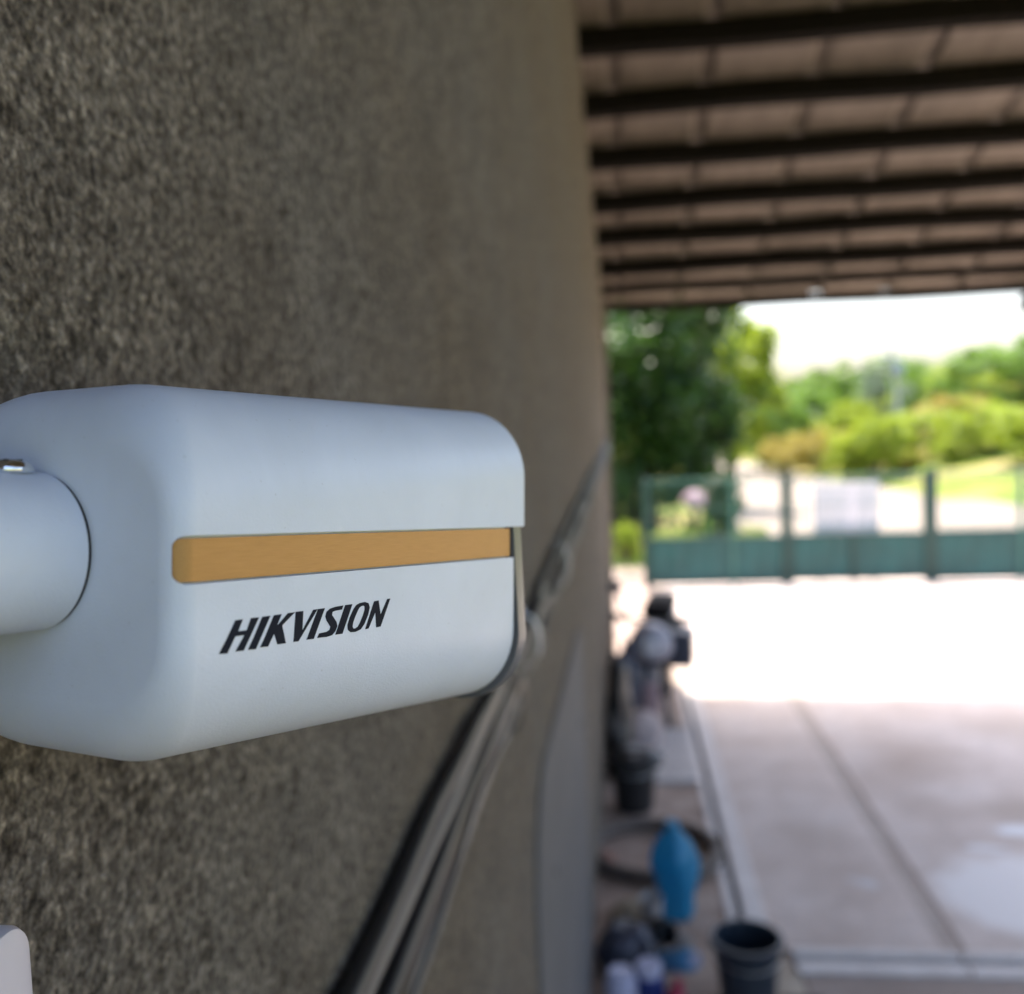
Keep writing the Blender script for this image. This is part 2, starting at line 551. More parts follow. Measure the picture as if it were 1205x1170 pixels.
# sandy corner in front of the channel
bm = bmesh.new()
pts = []
for k in range(26):
    a = 2 * math.pi * k / 26
    r = 1 + 0.18 * noise.noise(Vector((math.cos(a) * 2, math.sin(a) * 2, 7)))
    pts.append(bm.verts.new((0.53 + 0.13 * r * math.cos(a), 3.66 + 0.34 * r * math.sin(a), -0.006)))
cv = bm.verts.new((0.53, 3.66, 0.030))
for k in range(26):
    bm.faces.new((pts[k], pts[(k + 1) % 26], cv))
struct(obj('sand_patch', bm, mat_concrete('sand', [(0.3, (0.34, 0.27, 0.20)), (0.7, (0.46, 0.385, 0.30))], scale=6), smooth=True, angle=80))

# slot drains: two pale rails with a dark slot between
d1 = tag(obj('slot_drain', bxm(((0.425, 3.70, -0.08), (0.58, 8.0, -0.018))), M_SEAM),
         'long pale kerb rail with a dark slot, running along the foot of the wall', 'drain')
obj('rail', bxm(((0.482, 4.02, -0.02), (0.578, 6.0, 0.022)), ((0.482, 6.008, -0.02), (0.578, 8.0, 0.020)), bev=0.004), M_PALEC, d1)
obj('rail', bxm(((0.408, 3.75, -0.02), (0.450, 5.4, 0.011)), ((0.408, 5.408, -0.02), (0.450, 8.0, 0.012)), bev=0.004), M_PALEC, d1)
d2 = tag(obj('slot_drain', bxm(((0.66, 3.845, -0.08), (9.0, 4.005, -0.018))), M_SEAM),
         'pale double rail with a dark slot crossing the yard floor at the bottom', 'drain')
for (y0, y1, dz) in ((3.835, 3.912, 0.012), (3.968, 4.012, 0.014)):
    for (x0, x1) in ((0.64, 1.30), (1.308, 3.2), (3.208, 6.1), (6.108, 9.0)):
        obj('rail', bxm(((x0, y0, -0.02), (x1, y1, dz)), bev=0.004), M_PALEC, d2)
# flat grey paving slab by the drain
tag(obj('paving_slab', bxm(((0.10, 5.88, -0.02), (0.405, 6.90, 0.030)), bev=0.008), M_SLAB),
    'flat pale grey paving slab on the earth strip beside the kerb rail', 'slab')

# ================================================================ HOUSE WALL
bm = bmesh.new()
Y0, Y1, ZT = -3.0, 9.3, 7.2
vs = [bm.verts.new(p) for p in ((xw(Y0), Y0, -0.05), (xw(Y1), Y1, -0.05), (xw(Y1), Y1, ZT), (xw(Y0), Y0, ZT),
                                (-0.75, Y0, -0.05), (-0.75, Y1, -0.05), (-0.75, Y1, ZT), (-0.75, Y0, ZT))]
for f in ((0, 1, 2, 3), (5, 4, 7, 6), (1, 5, 6, 2), (4, 0, 3, 7), (3, 2, 6, 7), (4, 5, 1, 0)):
    bm.faces.new([vs[i] for i in f])
wall = tag(obj('house_wall', bm, M_PLASTER), 'rough grey brown plastered house wall filling the left of the picture', 'wall')
obj('corner_pilaster', bxm(((xw(9.0) - 0.03, 8.75, -0.05), (-0.100, 9.303, 4.2)), bev=0.012), M_PLASTER, wall)
# thin plaster ledge seam in the far part of the wall
bm = bmesh.new()
tube(bm, [(xw(y) + 0.004, y, 2.98 + 0.01 * math.sin(y * 2)) for y in np.linspace(6.6, 8.75, 14)], 0.012, 6)
obj('plaster_ridge', bm, M_PLASTER, wall)

# smooth grey sheet against the lower wall
pa = thing('metal_sheet', 'smooth blue grey metal sheet standing flat against the lower wall', 'sheet', (xw(3.15), 3.15, 0))
bm = bmesh.new()
prof = []
ya, yb, zt, r = -1.20, 0.75, 1.44, 0.25
for k in range(7):
    a = math.pi - k * math.pi / 12
    prof.append((ya + r + r * math.cos(a), zt - r + r * math.sin(a)))
for k in range(7):
    a = math.pi / 2 - k * math.pi / 12
    prof.append((yb - r + r * math.cos(a), zt - r + r * math.sin(a)))
prof = [(ya, 0.0)] + prof + [(yb, 0.0)]
f = bm.faces.new([bm.verts.new((-0.006 + 0.011 * y, y, z)) for y, z in prof])
ex = bmesh.ops.extrude_face_region(bm, geom=[f])
for v_ in ex['geom']:
    if isinstance(v_, bmesh.types.BMVert):
        v_.co.x += 0.014
bmesh.ops.bevel(bm, geom=[e for e in bm.edges], offset=0.003, segments=2, affect='EDGES')
obj('panel', bm, M_PANEL, pa)
for yy in (-0.8, 0.4):
    for zz in (0.25, 1.1):
        bm = bmesh.new()
        lathe(bm, [(0.012, 0), (0.012, 0.003), (0.006, 0.007), (0, 0.008)], 12, Matrix.Translation((0.0075 + 0.011 * yy, yy, zz)) @ Matrix.Rotation(rad(90), 4, 'Y'))
        obj('fixing_bolt', bm, M_PANEL, pa)

# ================================================================ LEAN-TO ROOF
SL = 0.26
def rz(y):
    return 3.30 + (9.15 - y) * SL
roof = thing('lean_to_roof', 'brown sheet roof on dark purlins sloping down over the yard', 'roof', (2.2, 4.0, 3.3))
RX0, RX1, RY0, RY1 = -0.13, 3.75, -3.4, 9.2
seams = [-0.55, 0.06, 0.59, 1.205, 1.815, 2.415, 3.02, 3.63]
rnd = random.Random(3)
inv = Vector((2.2, 4.0, 3.3))
def rp(x, y, dz):
    return Vector((x, y, rz(y) + dz)) - inv
bays = [(a, b_, RY0, RY1) for a, b_ in zip(seams, seams[1:])]
bays += [(3.63 + 0.61 * k, 3.63 + 0.61 * (k + 1), RY0, 3.6) for k in range(5)]      # unseen extra bays, added to keep sky light off the security camera
for a, b_, rya, ryb in bays:
    xa, xb = max(a, RX0 - 0.3), b_ + 0.020
    bm = bmesh.new()
    up, lo = [], []
    ye = ryb + rnd.uniform(-0.03, 0.03)
    lift = rnd.uniform(-0.006, 0.006)
    prof = []
    # flat pan, then a raised rib along the edge that laps the next sheet
    wd_ = xb - xa
    prof = [(xa + wd_ * t, lift) for t in (0, .15, .3, .45, .6, .72)]
    prof += [(xb - 0.118, lift), (xb - 0.095, lift + 0.026), (xb - 0.022, lift + 0.028), (xb, lift + 0.012)]
    nseg = len(prof) - 1
    ny = 14
    rows = []
    for th in (0.0, 0.006):
        rr = []
        for j in range(ny + 1):
            y = rya + (ye - rya) * j / ny
            rr.append([bm.verts.new(rp(x, y, dz + th + 0.0015 * math.sin(j * 1.7 + a * 3))) for x, dz in prof])
        rows.append(rr)
    for rr in rows:
        for j in range(ny):
            for k in range(nseg):
                bm.faces.new((rr[j][k], rr[j][k + 1], rr[j + 1][k + 1], rr[j + 1][k]))
    A_, B_ = rows
    for j in range(ny):
        bm.faces.new((A_[j][0], A_[j + 1][0], B_[j + 1][0], B_[j][0]))
        bm.faces.new((A_[j][-1], B_[j][-1], B_[j + 1][-1], A_[j + 1][-1]))
    for k in range(nseg):
        bm.faces.new((A_[0][k], B_[0][k], B_[0][k + 1], A_[0][k + 1]))
        bm.faces.new((A_[-1][k], A_[-1][k + 1], B_[-1][k + 1], B_[-1][k]))
    obj('roof_sheet', bm, M_ROOF, roof, smooth=True, angle=40)
yb_ = [5.34, 5.90, 6.50, 7.08, 7.62, 8.17, 8.70, 9.12]
yb_ = [5.34 - 0.565 * k for k in range(15, 0, -1)] + yb_
for y in yb_:
    hgt = 0.115 if y < 8.4 else 0.06
    bm = bmesh.new()
    vs = []
    nsg = 10
    for k in range(nsg + 1):
        x = -0.30 + ((3.72 if y > 3.6 else 6.7) + 0.30) * k / nsg  # near purlins run on under the added shading bays
        wv = 0.006 * math.sin(k * 1.3 + y * 5)
        vs.append([bm.verts.new(rp(x, y + dy, dz + wv)) for dy, dz in ((-0.036, -0.017 - hgt), (0.036, -0.017 - hgt), (0.036, -0.017), (-0.036, -0.017))])
    for a, b_ in zip(vs, vs[1:]):
        for i in range(4):
            bm.faces.new((a[i], a[(i + 1) % 4], b_[(i + 1) % 4], b_[i]))
    bm.faces.new(vs[0])
    bm.faces.new(vs[-1][::-1])
    obj('purlin', bm, M_PURLIN, roof)
# rafters and posts at the open side; the outer set carries the added bays
for x, yfar in ((3.58, RY1 - 0.05), (6.55, 3.5)):
    bm = bmesh.new()
    vs = []
    for y in (RY0, yfar):
        vs.append([bm.verts.new(rp(x + dx, y, dz)) for dx, dz in ((-0.05, -0.25), (0.05, -0.25), (0.05, -0.104), (-0.05, -0.104))])
    for i in range(4):
        bm.faces.new((vs[0][i], vs[0][(i + 1) % 4], vs[1][(i + 1) % 4], vs[1][i]))
    bm.faces.new(vs[0])
    bm.faces.new(vs[1][::-1])
    obj('rafter', bm, M_PURLIN, roof)
    for y in (-3.0, 2.2):
        obj('roof_post', bxm(((x - 0.06 - inv.x, y - 0.06 - inv.y, -inv.z), (x + 0.06 - inv.x, y + 0.06 - inv.y, rz(y) - 0.255 - inv.z)), bev=0.008), M_PURLIN, roof)

# ================================================================ CABLES ON THE WALL
def cable(name, z0, r, mat, label, cat, amp, seed, x_off=0.0, dip=None, y0=-1.0, y1=8.72):
    bm = bmesh.new()
    pts = []
    for y in np.concatenate([np.arange(y0, min(3.0, y1), 0.05), np.arange(3.0, y1, 0.15)]):
        z = z0 + 0.033 * y + amp * noise.noise(Vector((y * 2.3, seed, 0))) + 0.3 * amp * noise.noise(Vector((y * 7, seed, 2)))
        if dip:
            for (yc, wd, dd) in dip:
                z += dd * math.exp(-((y - yc) / wd) ** 2)
        x = xw(y) + r + 0.003 + x_off + 0.004 * noise.noise(Vector((y * 3, seed, 9)))
        pts.append((x, y, z))
    tube(bm, pts, r, 10)
    return tag(obj(name, bm, mat, smooth=True, angle=60), label, cat, 'cables running along the wall')
cable('black_cable', 1.780, 0.0105, M_CABLE, 'thick black cable, topmost of the bundle on the wall', 'cable', 0.014, 1.0, dip=[(1.75, 0.4, -0.022)])
cable('grey_conduit', 1.754, 0.0088, M_GREYPVC, 'light grey conduit running just under the topmost black cable', 'conduit', 0.008, 2.0, dip=[(2.0, 0.35, -0.012)], y1=2.35)
cable('black_cable', 1.730, 0.0105, M_CABLE, 'black cable squeezed between the two grey conduits', 'cable', 0.014, 3.0, x_off=0.004)
cable('black_cable', 1.708, 0.0085, M_CABLE, 'thin black cable lying along the lower grey conduit', 'cable', 0.020, 4.0, x_off=0.006)
cable('grey_conduit', 1.676, 0.0085, M_GREYPVC, 'light grey conduit sagging lowest of the bundle', 'conduit', 0.008, 5.0, dip=[(2.1, 0.5, 0.030)], y1=3.3)
cable('grey_wire', 1.712, 0.0035, M_GREYPVC, 'thin grey wire twisting in front of the black cables', 'wire', 0.030, 6.0, x_off=0.026)
cable('black_cable', 1.738, 0.009, M_CABLE, 'loose black cable looping over the far end of the bundle', 'cable', 0.055, 7.0, x_off=0.012, y0=1.9)

def clip(y, z, h, mat, label):
    c = thing('cable_clip', label, 'clip', (xw(y), y, z), group='clips holding the cables')
    bm = bmesh.new()
    pts = [(0.002, 0, -h / 2 - 0.012), (0.006, 0, -h / 2 - 0.004), (0.026, 0, -h / 2 + 0.004), (0.038, 0, -h / 4), (0.041, 0, 0), (0.038, 0, h / 4), (0.026, 0, h / 2 - 0.004), (0.006, 0, h / 2 + 0.004), (0.002, 0, h / 2 + 0.012)]
    for a, b_ in zip(pts, pts[1:]):
        q = [bm.verts.new((a[0], -0.012, a[2])), bm.verts.new((a[0], 0.012, a[2])), bm.verts.new((b_[0], 0.012, b_[2])), bm.verts.new((b_[0], -0.012, b_[2]))]
        bm.faces.new(q)
    bmesh.ops.remove_doubles(bm, verts=bm.verts, dist=1e-5)
    s = obj('strap', bm, mat, c)
    md = s.modifiers.new('thick', 'SOLIDIFY')
    md.thickness = 0.003
    bm = bmesh.new()
    lathe(bm, [(0.007, 0), (0.007, 0.004), (0.004, 0.007), (0, 0.0075)], 12, Matrix.Translation((0.002, 0, h / 2 + 0.010)) @ Matrix.Rotation(rad(90), 4, 'Y'))
    obj('nail', bm, M_CHROME, c)
clip(1.86, 1.79, 0.10, M_CLIP, 'pale cable clip just right of the camera front')
clip(1.56, 1.765, 0.12, M_BLACK, 'dark cable tie right below the camera front corner')
clip(2.75, 1.81, 0.12, M_CLIP, 'pale cable clip higher up the bundle, beside the wall end')
clip(4.4, 1.865, 0.12, M_BLACK, 'farthest dark cable clip near the wall corner')

# white junction box on the wall below the camera
jb = thing('junction_box', 'white plastic box with rounded corner at the bottom left', 'box', (xw(0.2), 0.2, 2.0))
def rrect(cx_, cz_, w_, h_, r_, n=8):
    out = []
    for (sx, sz, a0) in ((1, 1, 0), (-1, 1, 90), (-1, -1, 180), (1, -1, 270)):
        for k in range(n + 1):
            a = rad(a0 + 90 * k / n)
            out.append((cx_ + sx * (w_ / 2 - r_) + r_ * math.cos(a), cz_ + sz * (h_ / 2 - r_) + r_ * math.sin(a)))
    return out
def jbox(x0, x1, yc, zc, wd, ht, r_, lip):
    bm = bmesh.new()
    rings = []
    for (x, ins) in ((x0, 0), (x1 - lip, 0), (x1 - lip * 0.3, lip * 0.3), (x1, lip)):
        rings.append([bm.verts.new((x, y, z)) for y, z in rrect(yc, zc, wd - 2 * ins, ht - 2 * ins, r_ - ins * 0.5)])
    n = len(rings[0])
    for a, b_ in zip(rings, rings[1:]):
        for k in range(n):
            bm.faces.new((a[k], a[(k + 1) % n], b_[(k + 1) % n], b_[k]))
    bm.faces.new(rings[0][::-1])
    bm.faces.new(rings[-1])
    return bm
# right edge at y=0.295, top at z=2.043
obj('box_base', jbox(-0.003, 0.030, 0.010, 0.009, 0.104, 0.104, 0.010, 0.001), M_LAVENDER, jb, smooth=True, angle=30)
obj('box_lid', jbox(0.0308, 0.045, 0.010, 0.009, 0.106, 0.106, 0.010, 0.003), M_LAVENDER, jb, smooth=True, angle=30)
for (sy, sz) in ((-1, -1), (1, -1), (-1, 1)):
    bm = bmesh.new()
    lathe(bm, [(0.0032, 0), (0.0032, 0.0006), (0, 0.001)], 12, Matrix.Translation((0.045, 0.010 + sy * 0.042, 0.009 + sz * 0.042)) @ Matrix.Rotation(rad(90), 4, 'Y'))
    obj('lid_screw', bm, M_CHROME, jb)

# ================================================================ SECURITY CAMERA
O_ = Vector((-0.100125, 0.210680, 2.168319))
u_ = Vector((0.358708, 0.928873, -0.092322)).normalized()
v_ = Vector((0.933001, -0.359844, 0.004608))
v_ = (v_ - u_ * v_.dot(u_)).normalized()
w_ = v_.cross(u_)
if w_.z < 0:
    w_ = -w_
LB, WB, HB, RC, RB = 0.1705, 0.1031, 0.103, 0.0369, 0.0065
def rc_at(x):
    return 0.0362 - 0.0115 * min(1.0, max(0.0, x / 0.1705))
TP = 0.1334      # the housing widens slightly towards the front
bodyM = Matrix(((u_.x, v_.x, w_.x, O_.x), (u_.y, v_.y, w_.y, O_.y), (u_.z, v_.z, w_.z, O_.z), (0, 0, 0, 1)))
# local frame: x forward along the housing, y towards the side that carries the name, z up (left-handed frames are avoided)
assert abs(bodyM.to_3x3().determinant()) > 0.99
FLIP = bodyM.to_3x3().determinant() < 0
if FLIP:   # keep a proper rotation: local y points the other way
    bodyM = Matrix(((u_.x, -v_.x, w_.x, O_.x), (u_.y, -v_.y, w_.y, O_.y), (u_.z, -v_.z, w_.z, O_.z), (0, 0, 0, 1)))
SY = -1.0 if FLIP else 1.0

def taper(x, y, z):
    t = x / LB
    return Vector((x, (-WB / 2 + (y + WB / 2) * (1 - TP / 4 + TP / 2 * t)) * SY, z * (1 - TP / 2 + TP * t)))

def body_rings(inset, x_front, front_round=0.0012):
    """list of rings (as point lists) for the rounded housing, inset towards the inside"""
    n = 14
    def ring(ins, x, ph=None):
        pts = []
        for (sy, sz, a0) in ((1, 1, 0), (-1, 1, 90), (-1, -1, 180), (1, -1, 270)):
            for k in range(n + 1):
                a = rad(a0 + 90 * k / n)
                xx, ii = x, ins
                if ph is not None:      # rear rounding: wider over the top and bottom than at the sides
                    rb = RB + 0.012 * math.sin(a) ** 2 - inset
                    ii = inset + rb * (1 - math.sin(ph))
                    xx = inset + rb * (1 - math.cos(ph))
                RCx = rc_at(xx)
                r_ = RCx - ii
                pts.append(taper(xx, -WB / 2 + sy * (WB / 2 - RCx) + r_ * math.cos(a), sz * (HB / 2 - RCx) + r_ * math.sin(a)))
        return pts
    out = []
    m = 12
    for k in range(m + 1):
        a = math.pi / 2 * k / m
        out.append(ring(0, 0, a))
    for x in np.linspace(RB + 0.014, x_front - front_round, 7):
        out.append(ring(inset, float(x)))
    if front_round:
        for k in range(1, 5):
            a = math.pi / 2 * k / 4
            out.append(ring(inset + front_round * (1 - math.cos(a)), x_front - front_round + front_round * math.sin(a)))
    return out

def rings_to_bm(rings):
    bm = bmesh.new()
    R_ = [[bm.verts.new(p) for p in r] for r in rings]
    n = len(R_[0])
    for a, b_ in zip(R_, R_[1:]):
        for k in range(n):
            bm.faces.new((a[k], a[(k + 1) % n], b_[(k + 1) % n], b_[k]))
    bm.faces.new(R_[0][::-1])
    bm.faces.new(R_[-1])
    return bm

def tmp(bm):
    return obj('temporary', bm)

def slot_bm(x0, x1, z0, z1, r_, y0, y1):
    """prism through the side wall: rounded at the rear end"""
    bm = bmesh.new()
    pr = []
    for (cx_, cz_, a0) in ((x0 + r_, z1 - r_, 90), (x0 + r_, z0 + r_, 180)):
        for k in range(9):
            a = rad(a0 + 90 * k / 8)
            pr.append((cx_ + r_ * math.cos(a), cz_ + r_ * math.sin(a)))
    pr += [(x1, z0), (x1, z1)]
    f = bm.faces.new([bm.verts.new((x, y0 * SY, z)) for x, z in pr])
    ex = bmesh.ops.extrude_face_region(bm, geom=[f])
    for g_ in ex['geom']:
        if isinstance(g_, bmesh.types.BMVert):
            g_.co.y = y1 * SY
    return bm

ST_T, ST_B = 0.0101, -0.0013        # stripe top / bottom
X_LOW = 0.1612                      # where the lower shell ends
cam_body = thing('security_camera', 'white bullet security camera with a gold stripe on a wall arm', 'security camera', (xw(0.13), 0.13, 2.17))
ctr = cam_body.matrix_basis.inverted() if False else Matrix.Translation(-Vector(cam_body.location))
def place(o):
    o.parent = cam_body
    o.matrix_local = ctr @ bodyM
    return o
tA = tmp(rings_to_bm(body_rings(0.0, LB)))
tB = tmp(rings_to_bm(body_rings(0.0024, LB + 0.01, 0.0)))
tK = tmp(slot_bm(0.0012, LB + 0.02, ST_B, ST_T, 0.0026, -0.03, 0.02))
meG = boolean(tK, tB, 'DIFFERENCE')             # groove volume
tG = bpy.data.objects.new('temporary', meG)
COL.objects.link(tG)
me1 = boolean(tA, tG, 'DIFFERENCE')
t1 = bpy.data.objects.new('temporary', me1)
COL.objects.link(t1)
tC = tmp(bxm(((X_LOW, -WB - 0.05, -0.1), (LB + 0.05, 0.2, ST_T - 0.0001)) if not FLIP else ((X_LOW, -0.2, -0.1), (LB + 0.05, WB + 0.05, ST_T - 0.0001))))
me2 = boolean(t1, tC, 'DIFFERENCE')
housing = place(obj('housing', me2, M_WHITE, None, smooth=True, angle=28))
wn_ = housing.modifiers.new('normals', 'WEIGHTED_NORMAL')
wn_.keep_sharp = True
wn_.weight = 60
# gold stripe sits a little below the white surface
tB2 = tmp(rings_to_bm(body_rings(0.0013, LB + 0.01, 0.0)))
tK2 = tmp(slot_bm(0.0018, X_LOW - 0.0006, ST_B + 0.00040, ST_T - 0.00070, 0.0021, -0.03, 0.02))
me3 = boolean(tB2, tK2, 'INTERSECT')
M_GOLD = mat_gold(None)
stripe = place(obj('accent_stripe', me3, M_GOLD, None, smooth=True, angle=30))
stripe['label'] = 'brushed gold stripe let into the side'
md = stripe.modifiers.new('normals', 'WEIGHTED_NORMAL')
md.keep_sharp = True
# grey front bezel seen past the shorter lower shell
def front_rings(inset, x0, x1, rnd_=0.0, flare=0.0):
    """short collar with the housing's own section"""
    out = [r for r in body_rings(inset, x1, rnd_)][-(5 if rnd_ else 1):]
    res = body_rings(inset, x0, 0.0)[-1:] + out
    if flare:
        for ring in res:
            for p in ring:
                t = min(1.0, max(0.0, (ST_T - 0.012 - p.z) / 0.012))
                d = Vector((0, p.y + WB / 2 * SY, p.z)).normalized()
                p += d * flare * t
    return res
bez = place(obj('front_bezel', rings_to_bm(front_rings(0.0020, X_LOW + 0.0016, LB - 0.0010, 0.0015, 0.0040)), M_BEZEL, None, smooth=True, angle=35))
bez['label'] = 'grey front ring behind the lens'
sm = place(obj('seam_gasket', rings_to_bm(front_rings(0.0020, X_LOW - 0.0020, X_LOW + 0.0018)), M_SEAM, None, smooth=True, angle=35))
bm = bmesh.new()
for g_ in (0,):
    a_ = rrect(-WB / 2 * SY, 0, WB - 0.02, HB - 0.02, 0.02)
    r0 = [bm.verts.new((LB - 0.0012, y, z)) for y, z in a_]
    r1 = [bm.verts.new((LB + 0.0004, y, z)) for y, z in rrect(-WB / 2 * SY, 0, WB - 0.022, HB - 0.022, 0.019)]
    n = len(r0)
    for k in range(n):
        bm.faces.new((r0[k], r0[(k + 1) % n], r1[(k + 1) % n], r1[k]))
    bm.faces.new(r1)
place(obj('front_window', bm, M_GLASS, None, smooth=True, angle=30))
bm = bmesh.new()
lathe(bm, [(0.019, 0.0), (0.019, 0.003), (0.015, 0.0034), (0.012, 0.001), (0.0, 0.003)], 32, Matrix.Translation((LB + 0.0004, -WB / 2 * SY, 0)) @ Matrix.Rotation(rad(90), 4, 'Y'))
place(obj('lens', bm, M_GLASS, None, smooth=True, angle=30))

# lettering on the side, millimetres along / up
GL = {
 'H1': [(13.52, -18.53), (16.18, -18.75), (18.63, -14.86), (21.81, -14.89), (18.95, -18.61), (21.61, -18.74), (26.82, -10.98), (24.07, -10.93), (22.58, -13.8), (19.56, -13.72), (21.18, -10.94), (18.71, -10.95)],
 'I1': [(23.22, -18.73), (25.84, -18.89), (30.9, -10.98), (28.07, -10.97)],
 'K': [(27.51, -18.63), (30.21, -18.75), (32.35, -15.63), (33.73, -18.61), (36.82, -18.68), (35.33, -13.86), (40.25, -10.89), (37.62, -10.91), (33.31, -13.91), (35.11, -10.94), (32.31, -10.99)],
 'V': [(40.59, -10.83), (43.56, -10.87), (43.18, -16.15), (47.65, -10.92), (49.37, -10.89), (41.68, -18.76), (39.84, -18.68)],
 'I2': [(45.01, -18.7), (47.85, -18.8), (52.44, -10.88), (49.59, -10.91)],
 'S': [(60.48, -10.82), (59.87, -11.91), (57.03, -11.99), (55.74, -12.2), (55.52, -13.02), (57.43, -15.09), (57.9, -16.32), (57.07, -17.65), (55.56, -18.66), (53.32, -18.87), (49.43, -18.71), (50.15, -17.59), (53.31, -17.47), (54.57, -17.05), (54.94, -16.25), (53.29, -14.44), (52.76, -13.23), (53.27, -11.97), (54.75, -11.22), (57.02, -10.9)],
 'I3': [(57.07, -18.68), (60.15, -18.74), (64.58, -10.78), (61.42, -10.8)],
 'N': [(70.74, -18.58), (72.24, -18.54), (75.6, -13.9), (76.06, -18.59), (78.13, -18.56), (83.01, -10.58), (81.5, -10.66), (78.19, -15.14), (77.12, -10.72), (74.98, -10.8)],
}
OO = [(68.05, -10.77), (70.52, -10.63), (72.19, -11.12), (72.79, -12.4), (71.96, -14.56), (70.15, -17.09), (68.51, -18.39), (66.08, -18.86), (63.84, -18.71), (62.65, -17.91), (62.48, -16.55), (63.49, -14.49), (65.23, -12.24), (66.43, -11.22)]
OC = (67.6, -14.75)
OI = []
for (a, b_) in OO:   # inner outline: shrink towards the slanted centre line
    du, dw = a - OC[0], b_ - OC[1]
    sh = 0.62 * dw
    OI.append((OC[0] + (du - sh) * 0.44 + sh * 0.80, OC[1] + dw * 0.76))
def surf_y(x, z):
    # height of the housing side at (x,z) in local y (before SY)
    t = x / LB
    H2 = HB / 2
    zz = z / (1 - TP / 2 + TP * t)
    y = 0.0
    RCx = rc_at(x)
    if abs(zz) > H2 - RCx:
        d = abs(zz) - (H2 - RCx)
        y = -RCx + math.sqrt(max(RCx * RCx - d * d, 0))
    return -WB / 2 + (y + WB / 2) * (1 - TP / 4 + TP / 2 * t)
letters = bmesh.new()
def glyph(outline, hole=None):
    def put(p, h):
        x, z = p[0] / 1000, p[1] / 1000
        return letters.verts.new((x, (surf_y(x, z) + h) * SY, z))
    lo = [put(p, -0.0002) for p in outline]
    hi = [put(p, 0.00016) for p in outline]
    n = len(outline)
    for k in range(n):
        letters.faces.new((lo[k], lo[(k + 1) % n], hi[(k + 1) % n], hi[k]))
    if hole:
        li = [put(p, -0.0002) for p in hole]
        hj = [put(p, 0.00016) for p in hole]
        for k in range(n):
            letters.faces.new((li[k], hj[k], hj[(k + 1) % n], li[(k + 1) % n]))
            letters.faces.new((hi[k], hi[(k + 1) % n], hj[(k + 1) % n], hj[k]))
    else:
        for tri in tessellate_polygon([[Vector((p[0], p[1], 0)) for p in outline]]):
            letters.faces.new([hi[t_] for t_ in tri])
for g_ in GL.values():
    glyph(g_)
glyph(OO, OI)
lt = place(obj('lettering', letters, M_INK))
lt['label'] = 'dark navy slanted lettering HIKVISION'

# arm, screw and wall base (local frame of the housing)
AY, AZ, AR = -0.0490 * SY, 0.0057, 0.0197
bm = bmesh.new()
armM = Matrix.Translation((0, AY, AZ)) @ Matrix.Rotation(rad(-90), 4, 'Y')      # local z -> -x
lathe(bm, [(AR - 0.0012, -0.004), (AR - 0.0012, 0.0006), (AR, 0.0012), (AR, 0.1), (AR + 0.003, 0.104), (AR + 0.003, 0.112), (0.012, 0.118)], 64, armM)
place(obj('mount_arm', bm, M_WHITE, None, smooth=True, angle=30))
bm = bmesh.new()
lathe(bm, [(AR - 0.0004, -0.004), (AR - 0.0004, 0.0009)], 64, armM)
place(obj('arm_gasket', bm, M_SEAM, None, smooth=True, angle=30))
scM = Matrix.Translation((-0.0092, AY + 0.002 * SY, AZ + AR - 0.0006))
bm = bmesh.new()
lathe(bm, [(0.0048, 0.0), (0.0052, 0.0005), (0.0050, 0.0017), (0.0038, 0.0028), (0.0020, 0.0033), (0.0, 0.0034)], 28, scM)
scr = place(obj('screw', bm, M_CHROME, None, smooth=True, angle=60))
bm = bmesh.new()
for rot in (0, 90):
    Mx = scM @ Matrix.Rotation(rad(rot + 25), 4, 'Z')
    f_ = box(bm, (-0.0026, -0.0005, 0.0024), (0.0026, 0.0005, 0.0034))
    bmesh.ops.transform(bm, matrix=Mx, verts=list({v for f in f_ for v in f.verts}))
place(obj('screw_slot', bm, M_SEAM))
# ball joint + round base on the wall
jc = bodyM @ Vector((-0.128, AY, AZ)) - Vector(cam_body.location)
bm = bmesh.new()
bmesh.ops.create_uvsphere(bm, u_segments=32, v_segments=16, radius=0.0185, matrix=Matrix.Translation(jc))
obj('ball_joint', bm, M_WHITE, cam_body, smooth=True, angle=60)
wx = 0.0
bm = bmesh.new()
bl = jc.x - wx
lathe(bm, [(0.046, -0.004), (0.046, 0.006), (0.043, 0.010), (0.028, 0.013), (0.020, max(bl, 0.016)), (0.0, max(bl, 0.016) + 0.001)], 48,
      Matrix.Translation((wx, jc.y, jc.z)) @ Matrix.Rotation(rad(90), 4, 'Y'))
obj('wall_base', bm, M_WHITE, cam_body, smooth=True, angle=35)
for t in (tA, tB, tK, tG, t1, tC, tB2, tK2):
    bpy.data.objects.remove(t, do_unlink=True)

